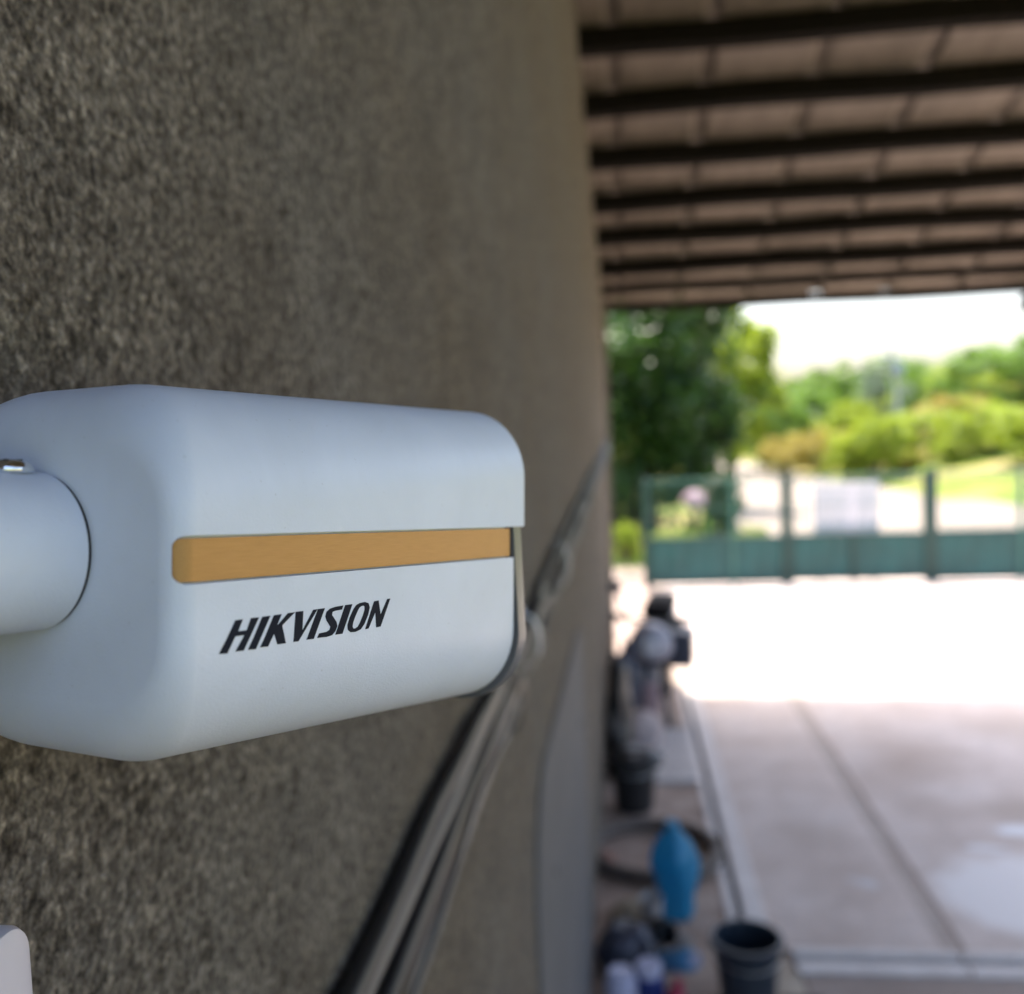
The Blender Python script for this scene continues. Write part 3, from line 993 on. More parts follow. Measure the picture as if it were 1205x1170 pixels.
# ================================================================ THINGS ALONG THE WALL
# --- moped facing the viewer
M_COWL = simple('pale_cowl', (0.34, 0.34, 0.40), 0.3, var=0.1)
M_PINK = simple('faded_pink_plastic', (0.40, 0.28, 0.29), 0.5, var=0.15)
M_REDP = simple('dark_red_plastic', (0.16, 0.018, 0.03), 0.4)
M_SEAT = simple('worn_black_vinyl', (0.012, 0.012, 0.013), 0.9, spec=0.1)
M_SLATE = simple('slate_plastic', (0.045, 0.05, 0.075), 0.45)
mp_ = thing('moped', 'dark moped with pale grey front cowl parked close to the wall', 'moped', (0.175, 7.12, 0), rad(-7))
def wheel(yc, zc, r_, wd, parent):
    bm = bmesh.new()
    prof = []
    for k in range(24):
        a = 2 * math.pi * k / 24
        prof.append((yc, zc, a))
    rings = []
    for k in range(28):
        a = 2 * math.pi * k / 28
        ring = []
        for j in range(10):
            b_ = 2 * math.pi * j / 10
            rr = r_ - wd / 2 + wd / 2 * math.cos(b_)
            ring.append(bm.verts.new((wd / 2 * math.sin(b_), yc + rr * math.cos(a), zc + rr * math.sin(a))))
        rings.append(ring)
    for k in range(28):
        for j in range(10):
            bm.faces.new((rings[k][j], rings[k][(j + 1) % 10], rings[(k + 1) % 28][(j + 1) % 10], rings[(k + 1) % 28][j]))
    ty = obj('wheel', bm, M_RUBBER, parent, smooth=True, angle=60)
    bm = bmesh.new()
    lathe(bm, [(r_ - wd * 0.75, -0.02), (r_ - wd * 0.8, -0.012), (0.03, -0.02), (0.03, 0.02), (r_ - wd * 0.8, 0.012), (r_ - wd * 0.75, 0.02)], 24,
          Matrix.Translation((0, yc, zc)) @ Matrix.Rotation(rad(90), 4, 'Y'))
    obj('rim', bm, M_COWL, ty, smooth=True, angle=30)
wheel(0.0, 0.20, 0.20, 0.085, mp_)
wheel(1.15, 0.20, 0.20, 0.09, mp_)
bm = bmesh.new()      # front mudguard
rows = []
for k in range(15):
    a = rad(20 + 150 * k / 14)
    row = []
    for (x, rr) in ((-0.07, 0.195), (-0.055, 0.228), (0, 0.238), (0.055, 0.228), (0.07, 0.195)):
        row.append(bm.verts.new((x, -rr * math.cos(a), 0.20 + rr * math.sin(a))))
    rows.append(row)
for a, b_ in zip(rows, rows[1:]):
    for i in range(4):
        bm.faces.new((a[i], a[i + 1], b_[i + 1], b_[i]))
o = obj('mudguard', bm, simple('grey_mudguard', (0.20, 0.19, 0.20), 0.35), mp_, smooth=True, angle=60)
o.modifiers.new('thick', 'SOLIDIFY').thickness = 0.004
for s in (-1, 1):
    bm = bmesh.new()
    tube(bm, [(s * 0.075, 0, 0.20), (s * 0.075, 0.04, 0.34), (s * 0.065, 0.10, 0.55), (s * 0.05, 0.14, 0.68)], [0.018, 0.02, 0.022, 0.022], 10)
    obj('fork_leg', bm, M_BLACK, mp_, smooth=True)
bm = bmesh.new()
bmesh.ops.create_uvsphere(bm, u_segments=28, v_segments=16, radius=1.0)
for q in bm.verts:
    q.co = Vector((0.165 * q.co.x * (1 - 0.12 * q.co.z), 0.02 + 0.16 * q.co.y, 0.60 + 0.15 * q.co.z))
cw = obj('headlamp_cowl', bm, M_COWL, mp_, smooth=True, angle=60)
bm = bmesh.new()
lathe(bm, [(0.065, 0.0), (0.062, 0.02), (0.03, 0.032), (0, 0.035)], 24, Matrix.Translation((0, -0.118, 0.60)) @ Matrix.Rotation(rad(90), 4, 'X'))
obj('headlamp_glass', bm, simple('lamp_glass', (0.55, 0.56, 0.6), 0.1), cw, smooth=True)
bm = bmesh.new()
tube(bm, [(-0.30, 0.16, 0.79), (-0.16, 0.11, 0.755), (0, 0.10, 0.735), (0.16, 0.11, 0.735), (0.27, 0.16, 0.74)], 0.014, 10)
obj('handlebar', bm, M_BLACK, mp_, smooth=True)
for s in (-1, 1):
    bm = bmesh.new()
    tube(bm, [(s * 0.20, 0.13, 0.745), (s * 0.30, 0.18, 0.765)], [0.022, 0.02], 12)
    obj('grip', bm, M_BLACK, mp_, smooth=True)
bm = bmesh.new()
box(bm, (0.145, 0.06, 0.70), (0.24, 0.12, 0.78), 0.02, 3)
obj('brake_lever_housing', bm, M_BLACK, mp_, smooth=True)
bm = bmesh.new()
tube(bm, [(-0.17, 0.12, 0.75), (-0.22, 0.14, 0.88), (-0.255, 0.14, 0.965)], 0.010, 8)
ma = obj('mirror_arm', bm, M_SLATE, mp_, smooth=True)
bm = bmesh.new()
bmesh.ops.create_uvsphere(bm, u_segments=16, v_segments=10, radius=1.0)
for q in bm.verts:
    q.co = Vector((-0.265 + 0.055 * q.co.x, 0.14 + 0.02 * q.co.y, 0.99 + 0.05 * q.co.z))
obj('mirror', bm, M_SLATE, ma, smooth=True)
obj('leg_shield', bxm(((-0.13, 0.17, 0.16), (0.13, 0.22, 0.70)), bev=0.02, seg=3), M_BLACK, mp_, smooth=True)
obj('lower_cover', bxm(((-0.035, -0.225, 0.13), (0.075, -0.205, 0.36)), bev=0.009, seg=3), M_PINK, mp_, smooth=True)
obj('reflector', bxm(((-0.095, -0.20, 0.18), (-0.045, -0.185, 0.27)), bev=0.006), M_REDP, mp_)
sb = obj('side_box', bxm(((0.13, 0.03, 0.41), (0.305, 0.36, 0.64)), bev=0.02, seg=3), M_SLATE, mp_, smooth=True)
obj('side_box_lid', bxm(((0.125, 0.025, 0.63), (0.29, 0.365, 0.665)), bev=0.012, seg=2), M_SLATE, sb, smooth=True)
obj('fuel_body', bxm(((-0.10, 0.20, 0.30), (0.10, 0.75, 0.52)), bev=0.04, seg=3), M_BLACK, mp_, smooth=True)
obj('seat', bxm(((-0.12, 0.55, 0.66), (0.12, 1.22, 0.77)), bev=0.04, seg=3), M_SEAT, mp_, smooth=True)
obj('rear_body', bxm(((-0.11, 0.62, 0.36), (0.11, 1.32, 0.66)), bev=0.05, seg=3), M_SLATE, mp_, smooth=True)
bm = bmesh.new()
tube(bm, [(0.085, -0.01, 0.37), (0.11, -0.06, 0.20), (0.135, -0.10, 0.012)], [0.022, 0.02, 0.024], 10)
obj('kickstand', bm, M_BLACK, mp_, smooth=True)

# --- pale sack
M_SACK = simple('pale_sackcloth', (0.40, 0.33, 0.315), 0.9, var=0.2, nscale=10, bstr=0.5, bscale=40, bdist=0.01)
def lumpy(name, loc, sx, sy, sz, mat, label, cat, seed, amp=0.12, parent=None, flat=0.7):
    bm = bmesh.new()
    bmesh.ops.create_icosphere(bm, subdivisions=4, radius=1.0)
    for q in bm.verts:
        c = q.co.copy()
        d = 1 + amp * noise.noise(c * 1.7 + Vector((seed, 0, 0))) + amp * 0.5 * noise.noise(c * 4 + Vector((seed, 3, 0))) + amp * 0.18 * noise.noise(c * 10 + Vector((seed, 5, 0)))
        z = c.z * d
        if z < -flat:
            z = -flat
        q.co = Vector((c.x * d * sx, c.y * d * sy, (z + flat) * sz))
    o = obj(name, bm, mat, parent, smooth=True, angle=80)
    o.location = loc
    if label:
        tag(o, label, cat)
    return o
lumpy('sack', (0.075, 6.55, 0.0), 0.165, 0.20, 0.155, M_SACK, 'pale pinkish sack slumped by the wall between moped and black bucket', 'sack', 3.0)

lumpy('tarpaulin', (-0.055, 6.15, 0.0), 0.085, 0.22, 0.42, M_BLACK, 'tall dark bundle of tarpaulin pressed against the wall beside the pale sack', 'tarpaulin', 12.0, amp=0.3)
lumpy('dark_coat', (-0.01, 6.95, 0.0), 0.11, 0.16, 0.36, M_SLATE, 'dark heap of cloth between the moped wheel and the wall', 'cloth', 15.0, amp=0.35)

def bucket(name, loc, r0, r1, h, mat, label, group, rim=0.008):
    b = thing(name, label, 'bucket', loc, 0.0, group)
    bm = bmesh.new()
    t = 0.004
    lathe(bm, [(0.0, 0.0), (r0 - 0.006, 0.0), (r0, 0.006), (r0 + (r1 - r0) * 0.62, h * 0.62), (r0 + (r1 - r0) * 0.62 + 0.004, h * 0.63), (r0 + (r1 - r0) * 0.66 + 0.004, h * 0.66), (r0 + (r1 - r0) * 0.67, h * 0.67),
               (r1, h - rim), (r1 + rim, h - rim), (r1 + rim, h), (r1 - t, h), (r0 - t, 0.012), (0.0, 0.012)], 40)
    obj('pail', bm, mat, b, smooth=True, angle=35)
    bm = bmesh.new()
    pts = []
    for k in range(19):
        a = math.pi * k / 18
        p = Vector(((r1 + rim) * math.cos(a), -(r1 + 0.012) * math.sin(a) * 0.98, h - 0.02 - 0.05 * math.sin(a)))
        pts.append(p)
    tube(bm, pts, 0.0028, 6)
    obj('handle', bm, simple('galvanised_wire', (0.55, 0.55, 0.56), 0.35, metal=0.9), b, smooth=True)
    for s in (-1, 1):
        obj('handle_lug', bxm(((s * (r1 + 0.004) - 0.008, -0.016, h - 0.045), (s * (r1 + 0.004) + 0.008, 0.016, h - 0.008)), bev=0.003), mat, b)
    return b
M_BUCK = simple('navy_grey_plastic', (0.018, 0.028, 0.042), 0.35, var=0.25)
bucket('bucket', (0.415, 3.60, 0.004), 0.098, 0.126, 0.27, M_BUCK, 'dark navy bucket with wire handle at the bottom beside the kerb rail', 'buckets by the wall')
bucket('bucket', (0.02, 5.50, 0.005), 0.105, 0.135, 0.30, M_BLACK, 'black bucket standing in front of the pale sack by the wall', 'buckets by the wall')
# dark plastic sack folded over the black bucket
lumpy('bin_liner', (0.03, 5.50, 0.275), 0.155, 0.145, 0.075, M_BLACK, 'black plastic liner bulging over the top of the black bucket', 'liner', 9.0, amp=0.3, flat=0.2)

# --- old tyre lying flat
bm = bmesh.new()
R0, r0 = 0.315, 0.036
rings = []
for k in range(56):
    a = 2 * math.pi * k / 56
    ring = []
    for j in range(12):
        b_ = 2 * math.pi * j / 12
        tread = 0.003 * (k % 2) if abs(math.sin(b_)) < 0.6 and math.cos(b_) > 0 else 0
        rr = R0 + (r0 + tread) * math.cos(b_)
        ring.append(bm.verts.new((rr * math.cos(a), rr * math.sin(a), r0 * math.sin(b_) + r0)))
    rings.append(ring)
for k in range(56):
    for j in range(12):
        bm.faces.new((rings[k][j], rings[k][(j + 1) % 12], rings[(k + 1) % 56][(j + 1) % 12], rings[(k + 1) % 56][j]))
o = tag(obj('tyre', bm, simple('dusty_rubber', (0.125, 0.100, 0.084), 0.85), None, smooth=True, angle=60), 'dark narrow tyre lying flat on the earth behind the blue bag', 'tyre')
o.location = (0.105, 4.88, 0.004)

# --- bright blue bag with gathered neck
M_BAG = mat_leaf('thin_blue_plastic', (0.010, 0.20, 0.40), (0.05, 0.36, 0.60), (0.06, 0.45, 0.70), 0.4, 0.3)
bag = thing('blue_bag', 'bright blue plastic bag with gathered pointed top standing among the clutter', 'bag', (0.185, 4.28, 0.0))
bm = bmesh.new()
def crump(p, a):
    k = 1 + 0.07 * math.sin(5 * a + 9 * p.z) + 0.05 * math.sin(11 * a - 23 * p.z) + 0.14 * noise.noise(Vector((p.x * 14, p.y * 14, p.z * 9)))
    return Vector((p.x * k + 0.10 * (0.2 - p.z) * 0.3, p.y * k, p.z))
prof = [(0.0, 0.002), (0.065, 0.002), (0.078, 0.02), (0.080, 0.06), (0.079, 0.10), (0.086, 0.15), (0.096, 0.19), (0.102, 0.23), (0.103, 0.27), (0.095, 0.31), (0.074, 0.350), (0.046, 0.380), (0.026, 0.40), (0.034, 0.42), (0.026, 0.435), (0.0, 0.43)]
lathe(bm, prof, 40, None, crump)
obj('sack_body', bm, M_BAG, bag, smooth=True, angle=70)
bm = bmesh.new()
lathe(bm, [(0.027, 0.394), (0.032, 0.398), (0.032, 0.404), (0.027, 0.408)], 20, Matrix.Translation((-0.006, 0, 0)))
obj('tie', bm, M_BAG, bag, smooth=True)

# --- small containers at the bottom
def bottle(name, loc, rot, prof, mat, capmat, caph, label, cat, part='body'):
    b = thing(name, label, cat, loc, 0.0, 'containers piled by the wall')
    b.rotation_euler = rot
    bm = bmesh.new()
    lathe(bm, prof, 28)
    obj(part, bm, mat, b, smooth=True, angle=35)
    r_, z_ = prof[-1] if prof[-1][0] > 0 else prof[-2]
    if capmat:
        bm = bmesh.new()
        lathe(bm, [(r_ + 0.004, z_ - 0.006), (r_ + 0.004, z_ + caph - 0.004), (r_, z_ + caph), (0, z_ + caph)], 24)
        obj('cap', bm, capmat, b, smooth=True, angle=35)
    return b
M_LIL = simple('lilac_white_plastic', (0.46, 0.46, 0.60), 0.35, var=0.1)
M_DBLUE = simple('deep_blue_plastic', (0.012, 0.03, 0.17), 0.35, var=0.2)
M_SKY = simple('sky_blue_plastic', (0.08, 0.27, 0.50), 0.3, var=0.2)
M_RED = simple('red_plastic', (0.40, 0.03, 0.07), 0.4, var=0.2)
M_CREAM = simple('cream_plastic', (0.45, 0.42, 0.40), 0.45, var=0.15)
bottle('canister', (-0.055, 3.52, 0.004), (0, 0, 0), [(0.0, 0.0), (0.056, 0.0), (0.060, 0.008), (0.060, 0.13), (0.056, 0.142), (0.045, 0.15)], M_LIL, M_LIL, 0.022, 'pale lilac canister nearest the wall at the bottom edge', 'canister')
bottle('bottle', (0.060, 3.55, 0.004), (rad(4), rad(-4), 0), [(0.0, 0.0), (0.050, 0.0), (0.054, 0.008), (0.054, 0.125), (0.050, 0.15), (0.044, 0.16)], M_DBLUE, M_LIL, 0.034, 'deep blue bottle with lilac cap beside the pale canister', 'bottle')
bottle('bottle', (0.130, 3.50, 0.012), (0, rad(10), 0), [(0.0, 0.0), (0.030, 0.0), (0.033, 0.006), (0.033, 0.10), (0.020, 0.12), (0.014, 0.13)], M_RED, M_RED, 0.018, 'small red bottle squeezed between two blue bottles', 'bottle')
bottle('bottle', (0.105, 3.72, 0.10), (rad(20), rad(62), rad(-28)), [(0.0, 0.0), (0.038, 0.0), (0.043, 0.008), (0.043, 0.17), (0.036, 0.19), (0.022, 0.20)], M_SKY, M_LIL, 0.02, 'sky blue bottle lying aslant towards the navy bucket', 'bottle')
bottle('jar', (0.105, 4.02, 0.07), (rad(70), rad(4), rad(12)), [(0.0, 0.0), (0.046, 0.0), (0.052, 0.008), (0.052, 0.10), (0.046, 0.115), (0.046, 0.13), (0.040, 0.13), (0.040, 0.012), (0.0, 0.012)], M_BLACK, None, 0, 'black jar tipped over with its dark mouth to the front, below the blue bag', 'jar')
bottle('cup', (0.075, 4.14, 0.004), (rad(8), 0, 0), [(0.0, 0.0), (0.038, 0.0), (0.042, 0.006), (0.048, 0.155), (0.051, 0.16), (0.045, 0.16), (0.038, 0.01), (0.0, 0.01)], M_CREAM, None, 0, 'cream cup standing behind the tipped black jar', 'cup')
bottle('cup', (0.185, 3.93, 0.004), (0, rad(12), 0), [(0.0, 0.0), (0.024, 0.0), (0.027, 0.004), (0.033, 0.075), (0.036, 0.08), (0.031, 0.08), (0.024, 0.008), (0.0, 0.008)], M_CREAM, None, 0, 'small cream cup between the black jar and the sky blue bottle', 'cup')
lumpy('dark_bag', (-0.03, 3.86, 0.0), 0.115, 0.13, 0.10, M_SLATE, 'dark slate bag lying behind the pale canister against the wall', 'bag', 5.0, amp=0.25)
lumpy('sand_heap', (-0.01, 4.22, 0.0), 0.10, 0.14, 0.06, mat_concrete('sand_tan', [(0.3, (0.34, 0.28, 0.20)), (0.7, (0.44, 0.37, 0.28))], scale=8), 'small tan heap of sand at the foot of the wall', 'sand heap', 6.0, amp=0.2, flat=0.3)
lumpy('brick_shard', (-0.135, 4.75, 0.0), 0.045, 0.06, 0.05, simple('brick_red', (0.30, 0.13, 0.09), 0.9, bstr=0.4), 'small reddish brick shard at the foot of the wall', 'brick', 7.0, amp=0.35, flat=0.5)
tag(obj('timber_offcut', bxm(((0.545, 3.585, 0.012), (0.70, 3.625, 0.034)), bev=0.004), M_BLACK), 'short dark timber offcut on the sand right of the navy bucket', 'timber')

# ================================================================ FENCE
FY = 13.2
def sheet_bm(x0, x1, z0, z1, seed):
    """pressed steel sheet with shallow vertical folds"""
    bm = bmesh.new()
    n = max(4, int((x1 - x0) / 0.06))
    fr, bk = [], []
    for k in range(n + 1):
        x = x0 + (x1 - x0) * k / n
        dy = (0.010 if (k // 2) % 2 else 0.0)
        fr.append((bm.verts.new((x, -dy - 0.004, z0)), bm.verts.new((x, -dy - 0.004, z1))))
        bk.append((bm.verts.new((x, -dy + 0.004, z0)), bm.verts.new((x, -dy + 0.004, z1))))
    for a, b_ in zip(fr, fr[1:]):
        bm.faces.new((a[0], b_[0], b_[1], a[1]))
    for a, b_ in zip(bk, bk[1:]):
        bm.faces.new((a[0], a[1], b_[1], b_[0]))
    for k in range(n):
        bm.faces.new((fr[k][1], fr[k + 1][1], bk[k + 1][1], bk[k][1]))
        bm.faces.new((fr[k][0], bk[k][0], bk[k + 1][0], fr[k + 1][0]))
    for k in (0, n):
        bm.faces.new((fr[k][0], fr[k][1], bk[k][1], bk[k][0]))
    return bm
def wires_bm(x0, x1, z0, z1):
    bm = bmesh.new()
    n = int(round((x1 - x0) / 0.085))
    for k in range(1, n):
        x = x0 + (x1 - x0) * k / n
        box(bm, (x - 0.0045, 0.0, z0), (x + 0.0045, 0.009, z1))
    for z in (z0 + 0.04, (z0 + z1) / 2, z1 - 0.05):
        box(bm, (x0, 0.0095, z - 0.006), (x1, 0.018, z + 0.006))
    return bm
def fence(name, label, cat, x0, x1, splits, posts, rail_top, gate=False, zb=0.06, zm=0.635, zt=1.44):
    f = thing(name, label, cat, (x0, FY, 0))
    xs_ = [0] + [s - x0 for s in splits] + [x1 - x0]
    for i, (a, b_) in enumerate(zip(xs_, xs_[1:])):
        o = obj('sheet_panel', sheet_bm(a + 0.012, b_ - 0.012, zb, zm, i), M_GREEN, f)
        o.location.y = 0.006 * (i % 2)
        wr = obj('wire_mesh', wires_bm(a + 0.012, b_ - 0.012, zm + 0.02, zt - 0.02), M_WIRE, f)
        wr['kind'] = 'stuff'
    for (px, wd, z0, z1) in posts:
        p = obj('post', bxm(((px - x0 - wd / 2, -0.045, z0), (px - x0 + wd / 2, -0.022, z1)), ((px - x0 - wd / 2, -0.0215, z0), (px - x0 + wd / 2, 0.05, z1)), bev=0.004), M_GREEND if wd > 0.05 else M_WIRE, f)
    obj('rail', bxm(((0, -0.02, zm - 0.01), (x1 - x0, 0.022, zm + 0.025)), bev=0.004), M_GREEND, f)
    obj('rail', bxm(((0, -0.02, zb - 0.03), (x1 - x0, 0.022, zb + 0.012)), bev=0.004), M_GREEND, f)
    obj('rail', bxm(((0, -0.012, zt - 0.022), (x1 - x0, 0.018, zt)), bev=0.003), M_WIRE, f)
    return f
fence('green_fence', 'green fence section by the dark tree, left of the gate', 'fence', 0.28, 2.155, [1.45], [(0.31, 0.09, -0.02, 1.47), (1.45, 0.045, 0.0, 1.44), (2.125, 0.07, -0.02, 1.45)], True)
gt = fence('green_gate', 'green gate leaf with a pale board behind its bars', 'gate', 2.163, 3.965, [3.0], [(2.195, 0.06, 0.02, 1.44), (3.0, 0.07, 0.03, 0.64), (3.93, 0.06, 0.02, 1.44)], True, zb=0.08, zm=0.645)
bm = bmesh.new()
tube(bm, [(0.02, -0.02, 0.05), (0.02, -0.02, 0.09)], 0.02, 8)
obj('hinge', bm, M_GREEND, gt)
obj('drop_bolt', bxm(((0.0, -0.06, -0.02), (0.03, -0.046, 0.30)), bev=0.003), M_GREEND, gt)
fence('green_fence', 'green fence section right of the gate, in front of the pale road', 'fence', 3.97, 9.2, [5.1, 6.2, 7.3], [(4.01, 0.10, -0.06, 1.50), (5.1, 0.045, 0.0, 1.44), (6.2, 0.06, 0.0, 1.46), (7.3, 0.045, 0.0, 1.44), (9.15, 0.09, 0, 1.46)], True, zm=0.655)
bd = thing('notice_board', 'pale grey board standing behind the bars of the gate', 'board', (2.95, 13.34, 0))
obj('board', bxm(((-0.42, -0.012, 0.66), (0.42, 0.012, 1.33)), bev=0.006), M_BOARD, bd)
for s in (-1, 1):
    obj('leg', bxm(((s * 0.35 - 0.02, 0.0125, 0.0), (s * 0.35 + 0.02, 0.045, 1.2)), bev=0.004), M_GREEND, bd)

# ================================================================ VEGETATION
def leaf_cloud(seed, n, shape, size, clumps, core=0.35, normal_up=0.4):
    """mesh of n small bent leaf faces spread in clumps through a unit ellipsoid"""
    r = random.Random(seed)
    cs = []
    while len(cs) < clumps:
        p = Vector((r.uniform(-1, 1), r.uniform(-1, 1), r.uniform(-1, 1)))
        d = p.length
        if d > 1 or (d < core and r.random() < 0.7):
            continue
        lim = 0.78 + 0.52 * noise.noise(p.normalized() * 2.3 + Vector((seed, 0, 0)))
        if d > lim:
            continue
        cs.append((p, r.uniform(0.08, 0.22)))
    vs, fs = [], []
    for i in range(n):
        c, cr = cs[r.randrange(len(cs))]
        off = Vector((r.gauss(0, 1), r.gauss(0, 1), r.gauss(0, 0.8))) * cr * 0.6
        p = c + off
        p = Vector((p.x * shape[0], p.y * shape[1], p.z * shape[2]))
        nrm = Vector((r.gauss(0, 1), r.gauss(0, 1), r.gauss(0, 1) + normal_up * 2)).normalized()
        t = nrm.orthogonal().normalized()
        t.rotate(Matrix.Rotation(r.uniform(0, 6.28), 3, nrm))
        b_ = nrm.cross(t)
        s = size * r.uniform(0.6, 1.35)
        k = len(vs)
        vs += [p - t * s * 0.5, p + b_ * s * 0.24 - nrm * s * 0.05, p + t * s * 0.5 - nrm * s * 0.12, p - b_ * s * 0.24 - nrm * s * 0.05]
        fs += [(k, k + 1, k + 2), (k, k + 2, k + 3)]
    me = bpy.data.meshes.new('foliage')
    me.from_pydata([tuple(v) for v in vs], [], fs)
    return me

def tree(name, label, cat, loc, h, rx, ry, rzz, leaf, seed, n, size, trunk_r, group, clumps=60, lean=0.0, zc=None):
    z0 = terrain_h(loc[0], loc[1]) - 0.05
    t = thing(name, label, cat, (loc[0], loc[1], z0), 0.0, group)
    zc = zc if zc is not None else h - rzz
    bm = bmesh.new()
    r = random.Random(seed)
    tube(bm, [(0, 0, 0), (lean * 0.3 * zc, 0.03 * zc, zc * 0.4), (lean * zc, 0, zc), (lean * zc * 1.2, 0, zc + rzz * 0.5)], [trunk_r * 1.25, trunk_r, trunk_r * 0.7, trunk_r * 0.2], 9)
    for k in range(7):
        a = k * 2.4 + r.uniform(-.4, .4)
        zs = zc * r.uniform(0.45, 0.95)
        e = Vector((math.cos(a) * rx * 0.7, math.sin(a) * ry * 0.7, zc + rzz * r.uniform(-0.3, 0.6)))
        s_ = Vector((lean * zs, 0, zs))
        m_ = (s_ + e) / 2 + Vector((0, 0, 0.12 * rzz))
        tube(bm, [s_, m_, e], [trunk_r * 0.5, trunk_r * 0.3, trunk_r * 0.1], 6)
    obj('trunk', bm, M_BARK, t, smooth=True, angle=60)
    me = leaf_cloud(seed, n, (rx, ry, rzz), size, clumps)
    cr = obj('crown', me, leaf, t)
    cr.location = (lean * zc, 0, zc)
    return t

tree('broad_tree', 'large dark green tree beyond the fence, next to the wall corner', 'tree', (0.45, 18.2), 6.2, 2.1, 2.0, 2.5, LEAF_DARK, 11, 26000, 0.17, 0.17, 'trees beyond the fence', 170, zc=2.95)
tree('broad_tree', 'bright lime green tree just right of the large dark tree', 'tree', (2.75, 25.0), 5.5, 1.45, 1.5, 2.2, LEAF_LIME, 12, 7000, 0.20, 0.12, 'trees beyond the fence', 60, zc=3.2)
tree('broad_tree', 'dark tree deep behind the large dark tree', 'tree', (-1.2, 23.5), 5.6, 2.6, 2.0, 2.7, LEAF_DARK, 13, 9000, 0.2, 0.15, 'trees beyond the fence', 80, zc=2.8)

protos = {}
def shrub(label, x, y, r_, h, leaf, key, seed, group='shrubs on the hillside', cat='shrub', name='shrub', zoff=0.0):
    z0 = terrain_h(x, y) - 0.08 + zoff
    s = thing(name, label, cat, (x, y, z0), random.Random(seed).uniform(0, 6.28), group)
    k = (key, seed % 4)
    if k not in protos:
        protos[k] = leaf_cloud(100 + seed % 4, 6000, (1, 1, 1), 0.105, 60)
    me = protos[k] if not protos[k].materials else protos[k].copy()
    if me.materials:
        me.materials.clear()
    me.materials.append(leaf)
    f = bpy.data.objects.new('foliage', me)
    COL.objects.link(f)
    f.parent = s
    f.scale = (r_, r_, h / 2)
    f.location = (0, 0, h * 0.5)
    bm = bmesh.new()
    rr = random.Random(seed)
    for q in range(5):
        a = q * 1.26 + rr.uniform(-.3, .3)
        tube(bm, [(0, 0, 0), (math.cos(a) * r_ * 0.2, math.sin(a) * r_ * 0.2, h * 0.35), (math.cos(a) * r_ * 0.45, math.sin(a) * r_ * 0.45, h * 0.7)], [0.04, 0.028, 0.01], 5)
    obj('stem', bm, M_BARK, s)
    return s

def from_px(px, y):
    """world x that a column of the view meets at depth y (used only to lay out the planting plan)"""
    d = Fv + R2 * ((px - 602.5) / 1150.0)
    return d.x / d.y * y

rs = random.Random(21)
plan = [
    # px, depth, radius, height, leaf
    (905, 44, 2.2, 4.4, LEAF_MID, 'tall mid green shrub on the hill right behind the big trees'),
    (940, 50, 2.3, 3.6, LEAF_MID, 'round green shrub on the skyline left of the pale tree'),
    (925, 40, 1.2, 1.9, LEAF_OCHRE, 'low ochre shrub on the slope above the road end'),
    (965, 38, 1.5, 2.0, LEAF_OCHRE, 'ochre yellow shrub in the middle of the hillside'),
    (985, 52, 2.4, 4.4, LEAF_MID, 'green shrub on the skyline below the white sky dip'),
    (1000, 33.5, 1.0, 1.6, LEAF_LIME, 'small lime shrub by the road below the pale tree'),
    (1030, 33, 1.35, 2.6, LEAF_LIME, 'bright lime green shrub right beside the slim pole'),
    (1015, 44, 1.8, 2.8, LEAF_LIME, 'lime shrub behind the slim pole'),
    (1085, 48, 1.8, 3.2, LEAF_MID, 'dark green shrub on the skyline right of the slim pole'),
    (1075, 36, 1.5, 2.0, LEAF_LIME, 'yellow green shrub on the slope right of the slim pole'),
    (1120, 40, 1.7, 2.2, LEAF_OCHRE, 'ochre shrub on the slope above the thick gate post'),
    (1135, 50, 2.6, 3.0, LEAF_LIME, 'lime shrub on the skyline above the ochre one'),
    (1165, 34, 1.7, 2.0, LEAF_LIME, 'green shrub towards the right end of the hill'),
    (1195, 42, 2.8, 3.6, LEAF_MID, 'large green shrub at the right edge of the picture'),
    (1215, 30, 1.4, 1.9, LEAF_LIME, 'low lime shrub at the right edge, nearest the road'),
    (1240, 48, 2.6, 4.2, LEAF_MID, 'green shrub just past the right edge of the picture'),
    (960, 62, 3.0, 4.0, LEAF_MID, 'farthest green shrub in the skyline gap'),
    (1060, 60, 2.8, 4.2, LEAF_MID, 'far green shrub behind the slim pole top'),
    (1160, 62, 3.0, 4.0, LEAF_MID, 'far green shrub in the dip of the skyline on the right'),
]
for i, (px, y, r_, h, lf, lab) in enumerate(plan):
    shrub(lab, from_px(px, y), y, r_, h, lf, lf.name, i + 1)
rr_ = random.Random(77)
small = {'leaf_lime': (LEAF_LIME, 'small lime green shrub in the loose thicket across the hillside'),
         'leaf_mid_green': (LEAF_MID, 'small mid green shrub in the loose thicket across the hillside'),
         'leaf_ochre': (LEAF_OCHRE, 'small ochre shrub in the loose thicket across the hillside')}
for i in range(30):
    key = rr_.choice(['leaf_lime', 'leaf_lime', 'leaf_mid_green', 'leaf_ochre'])
    y = rr_.uniform(33, 58)
    x = from_px(rr_.uniform(905, 1230), y)
    if toe_d(x, y) < 1.2:
        continue
    shrub(small[key][1], x, y, rr_.uniform(0.6, 1.3), rr_.uniform(0.8, 1.9), small[key][0], key, i + 1, 'small shrubs scattered over the hillside')
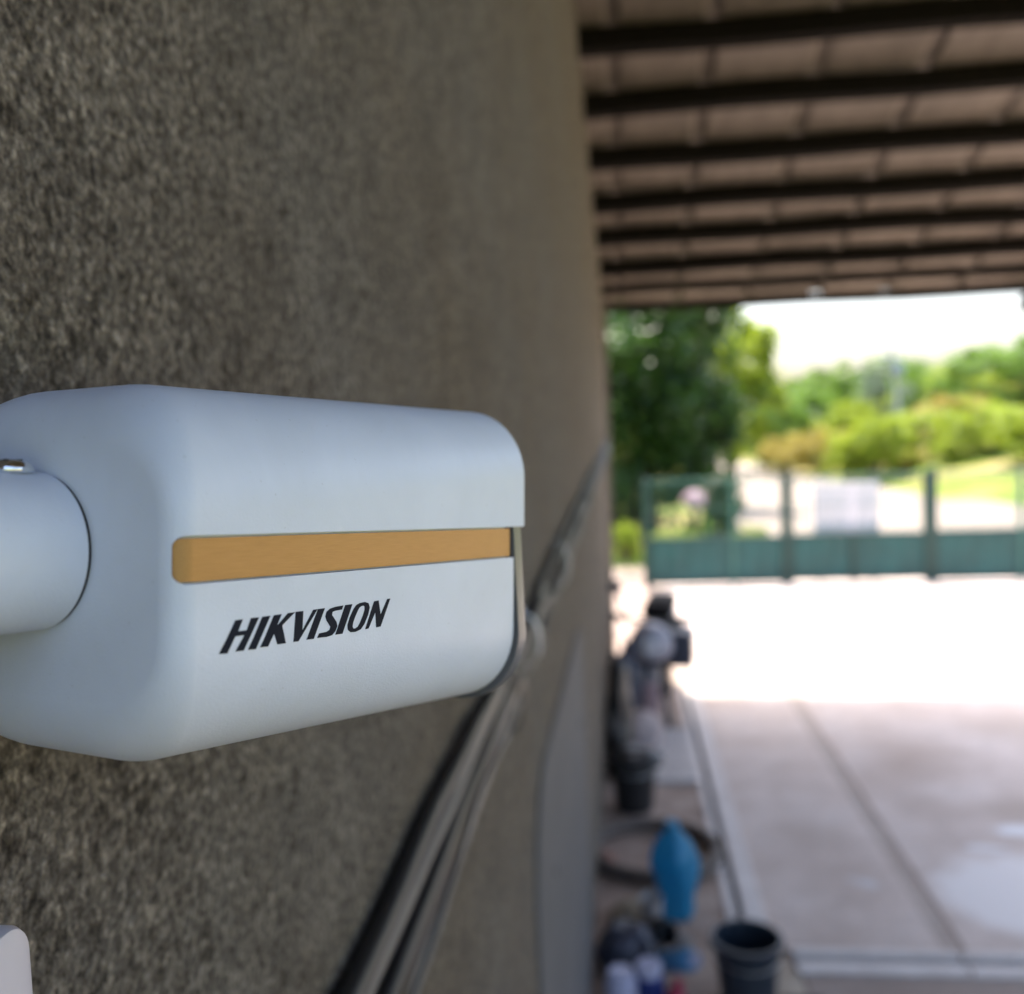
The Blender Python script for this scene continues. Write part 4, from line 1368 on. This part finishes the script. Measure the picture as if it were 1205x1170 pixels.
# low wood closing the horizon, far behind, reads as one mass
# pale silvery tree and the slim pole
tree('silver_tree', 'pale silvery tree with thin crown standing against the white sky', 'tree', (from_px(1040, 40), 40.0), 4.2, 1.25, 1.2, 1.4, LEAF_PALE, 31, 1800, 0.16, 0.07, 'trees beyond the fence', 30)
pl = thing('utility_pole', 'slim pale leaning pole on the hillside above the gate', 'pole', (10.45, 37.5, terrain_h(10.45, 37.5) - 0.2))
bm = bmesh.new()
tube(bm, [(0, 0, 0), (-0.28, 0, 2.4), (-0.48, 0, 4.3)], [0.09, 0.075, 0.06], 10)
obj('shaft', bm, simple('weathered_pole', (0.42, 0.42, 0.42), 0.8), pl, smooth=True)
obj('crossarm', bxm(((-0.98, -0.04, 3.95), (0.06, 0.04, 4.03)), bev=0.01), M_BOARD, pl)
bm = bmesh.new()
lathe(bm, [(0.0, 0), (0.15, 0.0), (0.17, 0.03), (0.17, 0.42), (0.14, 0.48), (0, 0.5)], 18, Matrix.Translation((-0.25, -0.14, 3.2)))
obj('transformer', bm, simple('blue_grey_steel', (0.25, 0.30, 0.38), 0.4), pl, smooth=True)

# greenery right behind the fence on the left
shrub('bright yellow green bush at the left end of the fence, by the wall corner', 0.03, 14.2, 0.26, 0.62, LEAF_LIME, 'near', 2, 'bushes behind the fence', 'bush', 'bush', zoff=0.28)
shrub('low yellow green bush behind the left fence section', 0.75, 14.6, 0.55, 0.80, LEAF_LIME, 'near', 3, 'bushes behind the fence', 'bush', 'bush')
shrub('low yellow green bush right of the pink flowers', 1.95, 15.2, 0.42, 0.72, LEAF_LIME, 'near', 1, 'bushes behind the fence', 'bush', 'bush')
shrub('dark bush in the shade under the large tree', 1.55, 16.4, 0.55, 1.5, LEAF_DARK, 'near', 2, 'bushes behind the fence', 'bush', 'bush')
shrub('dark bush in the gap between wall corner and fence', 0.0, 16.6, 0.6, 1.7, LEAF_DARK, 'near', 1, 'bushes behind the fence', 'bush', 'bush')
hy = thing('flowering_bush', 'bush with one big pale pink flower head behind the fence', 'bush', (1.07, 14.9, 0))
me = leaf_cloud(301, 900, (0.19, 0.17, 0.17), 0.07, 30, 0.6)
o = obj('flower_head', me, PETAL, hy)
o.location = (0, 0, 1.02)
bm = bmesh.new()
bmesh.ops.create_icosphere(bm, subdivisions=3, radius=0.15)
for q in bm.verts:
    q.co *= 1 + 0.15 * noise.noise(q.co * 20)
o = obj('flower_core', bm, PETAL, hy, smooth=True)
o.location = (0, 0, 1.02)
bm = bmesh.new()
for a in range(4):
    tube(bm, [(0, 0, 0), (0.05 * math.cos(a * 1.57), 0.05 * math.sin(a * 1.57), 0.5), (0.02 * math.cos(a), 0.02 * math.sin(a), 0.95)], 0.012, 6)
obj('stem', bm, M_BARK, hy)
me = leaf_cloud(302, 700, (0.32, 0.3, 0.35), 0.11, 30, 0.2)
o = obj('leaves', me, LEAF_MID, hy)
o.location = (0, 0, 0.5)

for o in bpy.data.objects:
    o.select_set(False)
